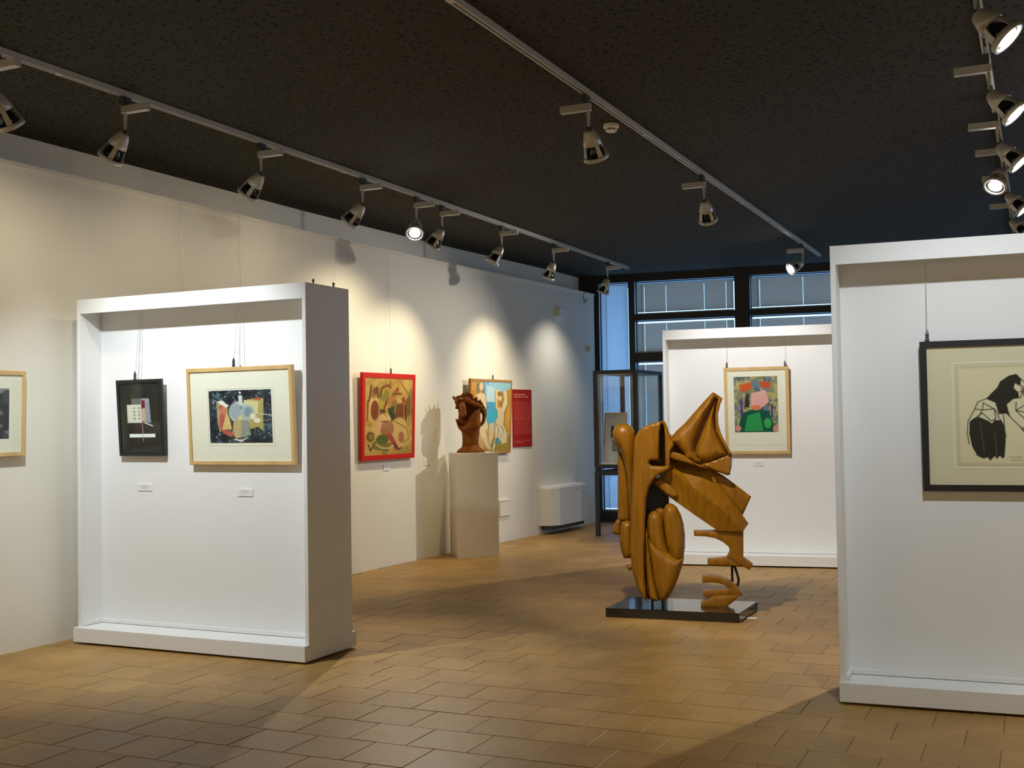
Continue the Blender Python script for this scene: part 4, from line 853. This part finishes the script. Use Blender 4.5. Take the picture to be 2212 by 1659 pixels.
def spotlight(u, v, side, target, label, power=0, col=WARM, size=50, blend=0.6, lit=False, drop=0.118, radius=0.035):
    """adapter box under the track, stem, tilting ogive head; side = where the box sits relative to the track"""
    p = uv(u, v); o = thing('track_spotlight', (p.x, p.y, CEIL), YAW, label, 'spotlight', 'ceiling track spotlights')
    z0 = -0.036; bc = 0.075*side
    b = BM(); box(b, -0.014, 0.014, -0.03, 0.03, z0-0.055, z0-0.002); box(b, -0.017, 0.017, -0.045, -0.038, z0-0.05, z0-0.002); obj('connector', b, 'joint_dark', o)
    zt = z0-0.055; zb = zt-0.045
    obj('adapter_box', bx(bc-0.10, bc+0.10, -0.022, 0.022, zb, zt, 0.002), 'lamp_metal', o)
    J = Vector((-0.01*side, 0, zb-drop))
    b = BM(); tube(b, (-0.01*side, 0, zb+0.001), J, 0.012, 0.007); obj('stem', b, 'lamp_metal', o)
    jw = uv(u, v, CEIL)+V*J.x+Vector((0, 0, J.z)); tg = Vector(target)-jw
    d = Vector((tg.dot(V), tg.dot(U), tg.z)).normalized()          # local x = V, local y = U
    b = BM(); bmesh.ops.create_icosphere(b, subdivisions=2, radius=0.017, matrix=Matrix.Translation(J)); obj('swivel_joint', b, 'joint_dark', o, True)
    fr = frame_of(d); a_, b_, _ = fr; fr = (a_*HS, b_*HS, d*HS); a_, b_, dd = fr; H0 = J+d*0.005
    b = BM(); lathe(b, [(0.024, 0.0), (0.034, 0.012), (0.046, 0.05), (0.054, 0.085), (0.050, 0.085), (0.042, 0.05), (0.028, 0.014)], 24, fr, H0, cap=False)
    lathe(b, [(0.001, 0.001), (0.024, 0.0)], 24, fr, H0, cap=False); hsh = obj('head_shell', b, 'lamp_metal', o, True)
    for k in range(4):
        t0 = math.pi/4+k*math.pi/2; b = BM(); rs = []
        for r_, z_ in ((0.052, 0.080), (0.061, 0.12), (0.068, 0.155)):
            rs.append([H0+dd*z_+(a_*math.cos(t0+q)+b_*math.sin(t0+q))*rr for q, rr in ((-0.22, r_), (0.22, r_), (0.22, r_-0.004), (-0.22, r_-0.004))])
        obj('rib', rings(b, rs), 'lamp_metal', hsh)
    b = BM(); lathe(b, [(0.066, 0.150), (0.071, 0.150), (0.074, 0.160), (0.074, 0.174), (0.068, 0.176), (0.060, 0.174), (0.060, 0.166)], 28, fr, H0, cap=False)
    R0 = [q for q in b.verts]; n = 28
    for i in range(n): b.faces.new((R0[i], R0[(i+1) % n], R0[6*n+(i+1) % n], R0[6*n+i]))
    obj('rim', b, 'lamp_metal', hsh, True)
    rfl = obj('reflector', lathe(BM(), [(0.012, 0.075), (0.026, 0.09), (0.046, 0.125), (0.056, 0.160)], 32, fr, H0), 'reflector', o, True)
    b = BM(); lathe(b, [(0.044, 0.1615), (0.043, 0.166), (0.030, 0.169)], 24, fr, H0); obj('bulb', b, 'bulb_lit' if lit else 'lamp_glass_off', rfl, True)
    if power:
        ld = bpy.data.lights.new('spot', 'SPOT'); ld.energy = power; ld.color = col; ld.spot_size = math.radians(size); ld.spot_blend = blend; ld.shadow_soft_size = radius
        lo_ = bpy.data.objects.new('lamp_light', ld); link(lo_, o); lo_.location = H0+d*0.195*HS
        lo_.rotation_euler = Vector(d).to_track_quat('-Z', 'Y').to_euler()
    return o
def wp(x, y, off=0.0): return wall_at(x, y)[0]
# curved-wall track
spotlight(4.47, T1, 1, local(PL, 0.95, 0.2, 0.95), 'spotlight cut off by the left edge on the wall track', 134, COOL, 90, 0.8)
spotlight(5.46, T1, 1, wp(-20, 780), 'largest dark spotlight in full view at the left of the wall track', 13, WARM, 130, 1.0)
spotlight(6.83, T1, 1, wp(330, 740), 'second spotlight from the left on the wall track', 7, WARM, 150, 1.0)
spotlight(8.21, T1, 1, wp(560, 740), 'third spotlight from the left on the wall track', 7, WARM, 150, 1.0)
spotlight(9.12, T1, 1, atz(770, 1440), 'glaring lit spotlight on the wall track facing the camera', 135, NEUT, 54, 1.0, True)
spotlight(9.616, T1, 1, wp(735, 860), 'dark spotlight just right of the glaring one on the wall track', 40, WARM, 110, 1.0)
spotlight(10.94, T1, 1, wp(838, 925), 'dark spotlight over the red framed painting', 60, WARM, 86, 1.0)
spotlight(12.36, T1, 1, wp(1058, 925), 'dark spotlight over the bathers painting', 60, WARM, 86, 1.0)
spotlight(14.186, T1, 1, wp(1190, 950), 'farthest spotlight on the wall track, in front of the window', 30, NEUT, 100, 1.0)
# middle track
spotlight(6.76, T2, -1, (1.40, 9.0, 0.75), 'dark spotlight on the middle track beside the smoke detector', 150, NEUT, 60, 0.8)
spotlight(9.485, T2, -1, local(PF, 0.95, 0.2, 1.05), 'dark spotlight half way along the middle track', 120, (0.98, 0.97, 0.95), 80, 0.7)
spotlight(13.89, T2, -1, (-0.4, 12.3, 1.1), 'glaring lit spotlight near the window on the middle track', 190, NEUT, 80, 0.8, True)
# right track: lit heads turned to the right
R_T = lambda u: uv(u, T3, CEIL)+V*2.2-U*0.25+Vector((0, 0, -2.6))
for u_, l_ in ((5.62, 'nearest lit spotlight at the top right corner'), (7.074, 'second lit spotlight from the top on the right track'), (8.494, 'third lit spotlight from the top on the right track'), (10.45, 'lit spotlight just below the brightest one on the right track'), (11.9, 'farthest lit spotlight just above the right panel')):
    spotlight(u_, T3, -1, R_T(u_), l_, 90, WARM, 110, 1.0, True)
spotlight(9.378, T3, -1, atz(1690, 1470), 'brightest spotlight on the right track, facing the camera', 215, NEUT, 52, 1.0, True)
# out of frame: the right panel's lamp, then fill lamps added to brighten the room
spotlight(4.55, T3, -1, local(PR, 0.75, 0.2, 0.45), 'spotlight above the frame lighting the right panel', 70, COOL, 95, 0.8)
for u_, v_, t_ in ((2.6, T1, uv(2.6, -6.6, 1.3)), (0.6, T1, uv(0.6, -7.0, 1.3)), (2.4, T2, uv(-3.0, -4.5, 1.4)), (0.2, T2, uv(-3.0, -2.6, 1.4)), (1.6, T3, uv(1.6, 3.5, 1.2)), (-0.8, T3, uv(-3.0, -0.2, 1.4))):
    spotlight(u_, v_, 1 if v_ == T1 else -1, t_, 'added fill spotlight %s on the %s track' % ('outside the photo above the photographer' if u_ > 1 else 'behind the photographer at the back wall end', {T1: 'curved wall', T2: 'middle', T3: 'right'}[v_]), 100, WARM, 120, 1.0)
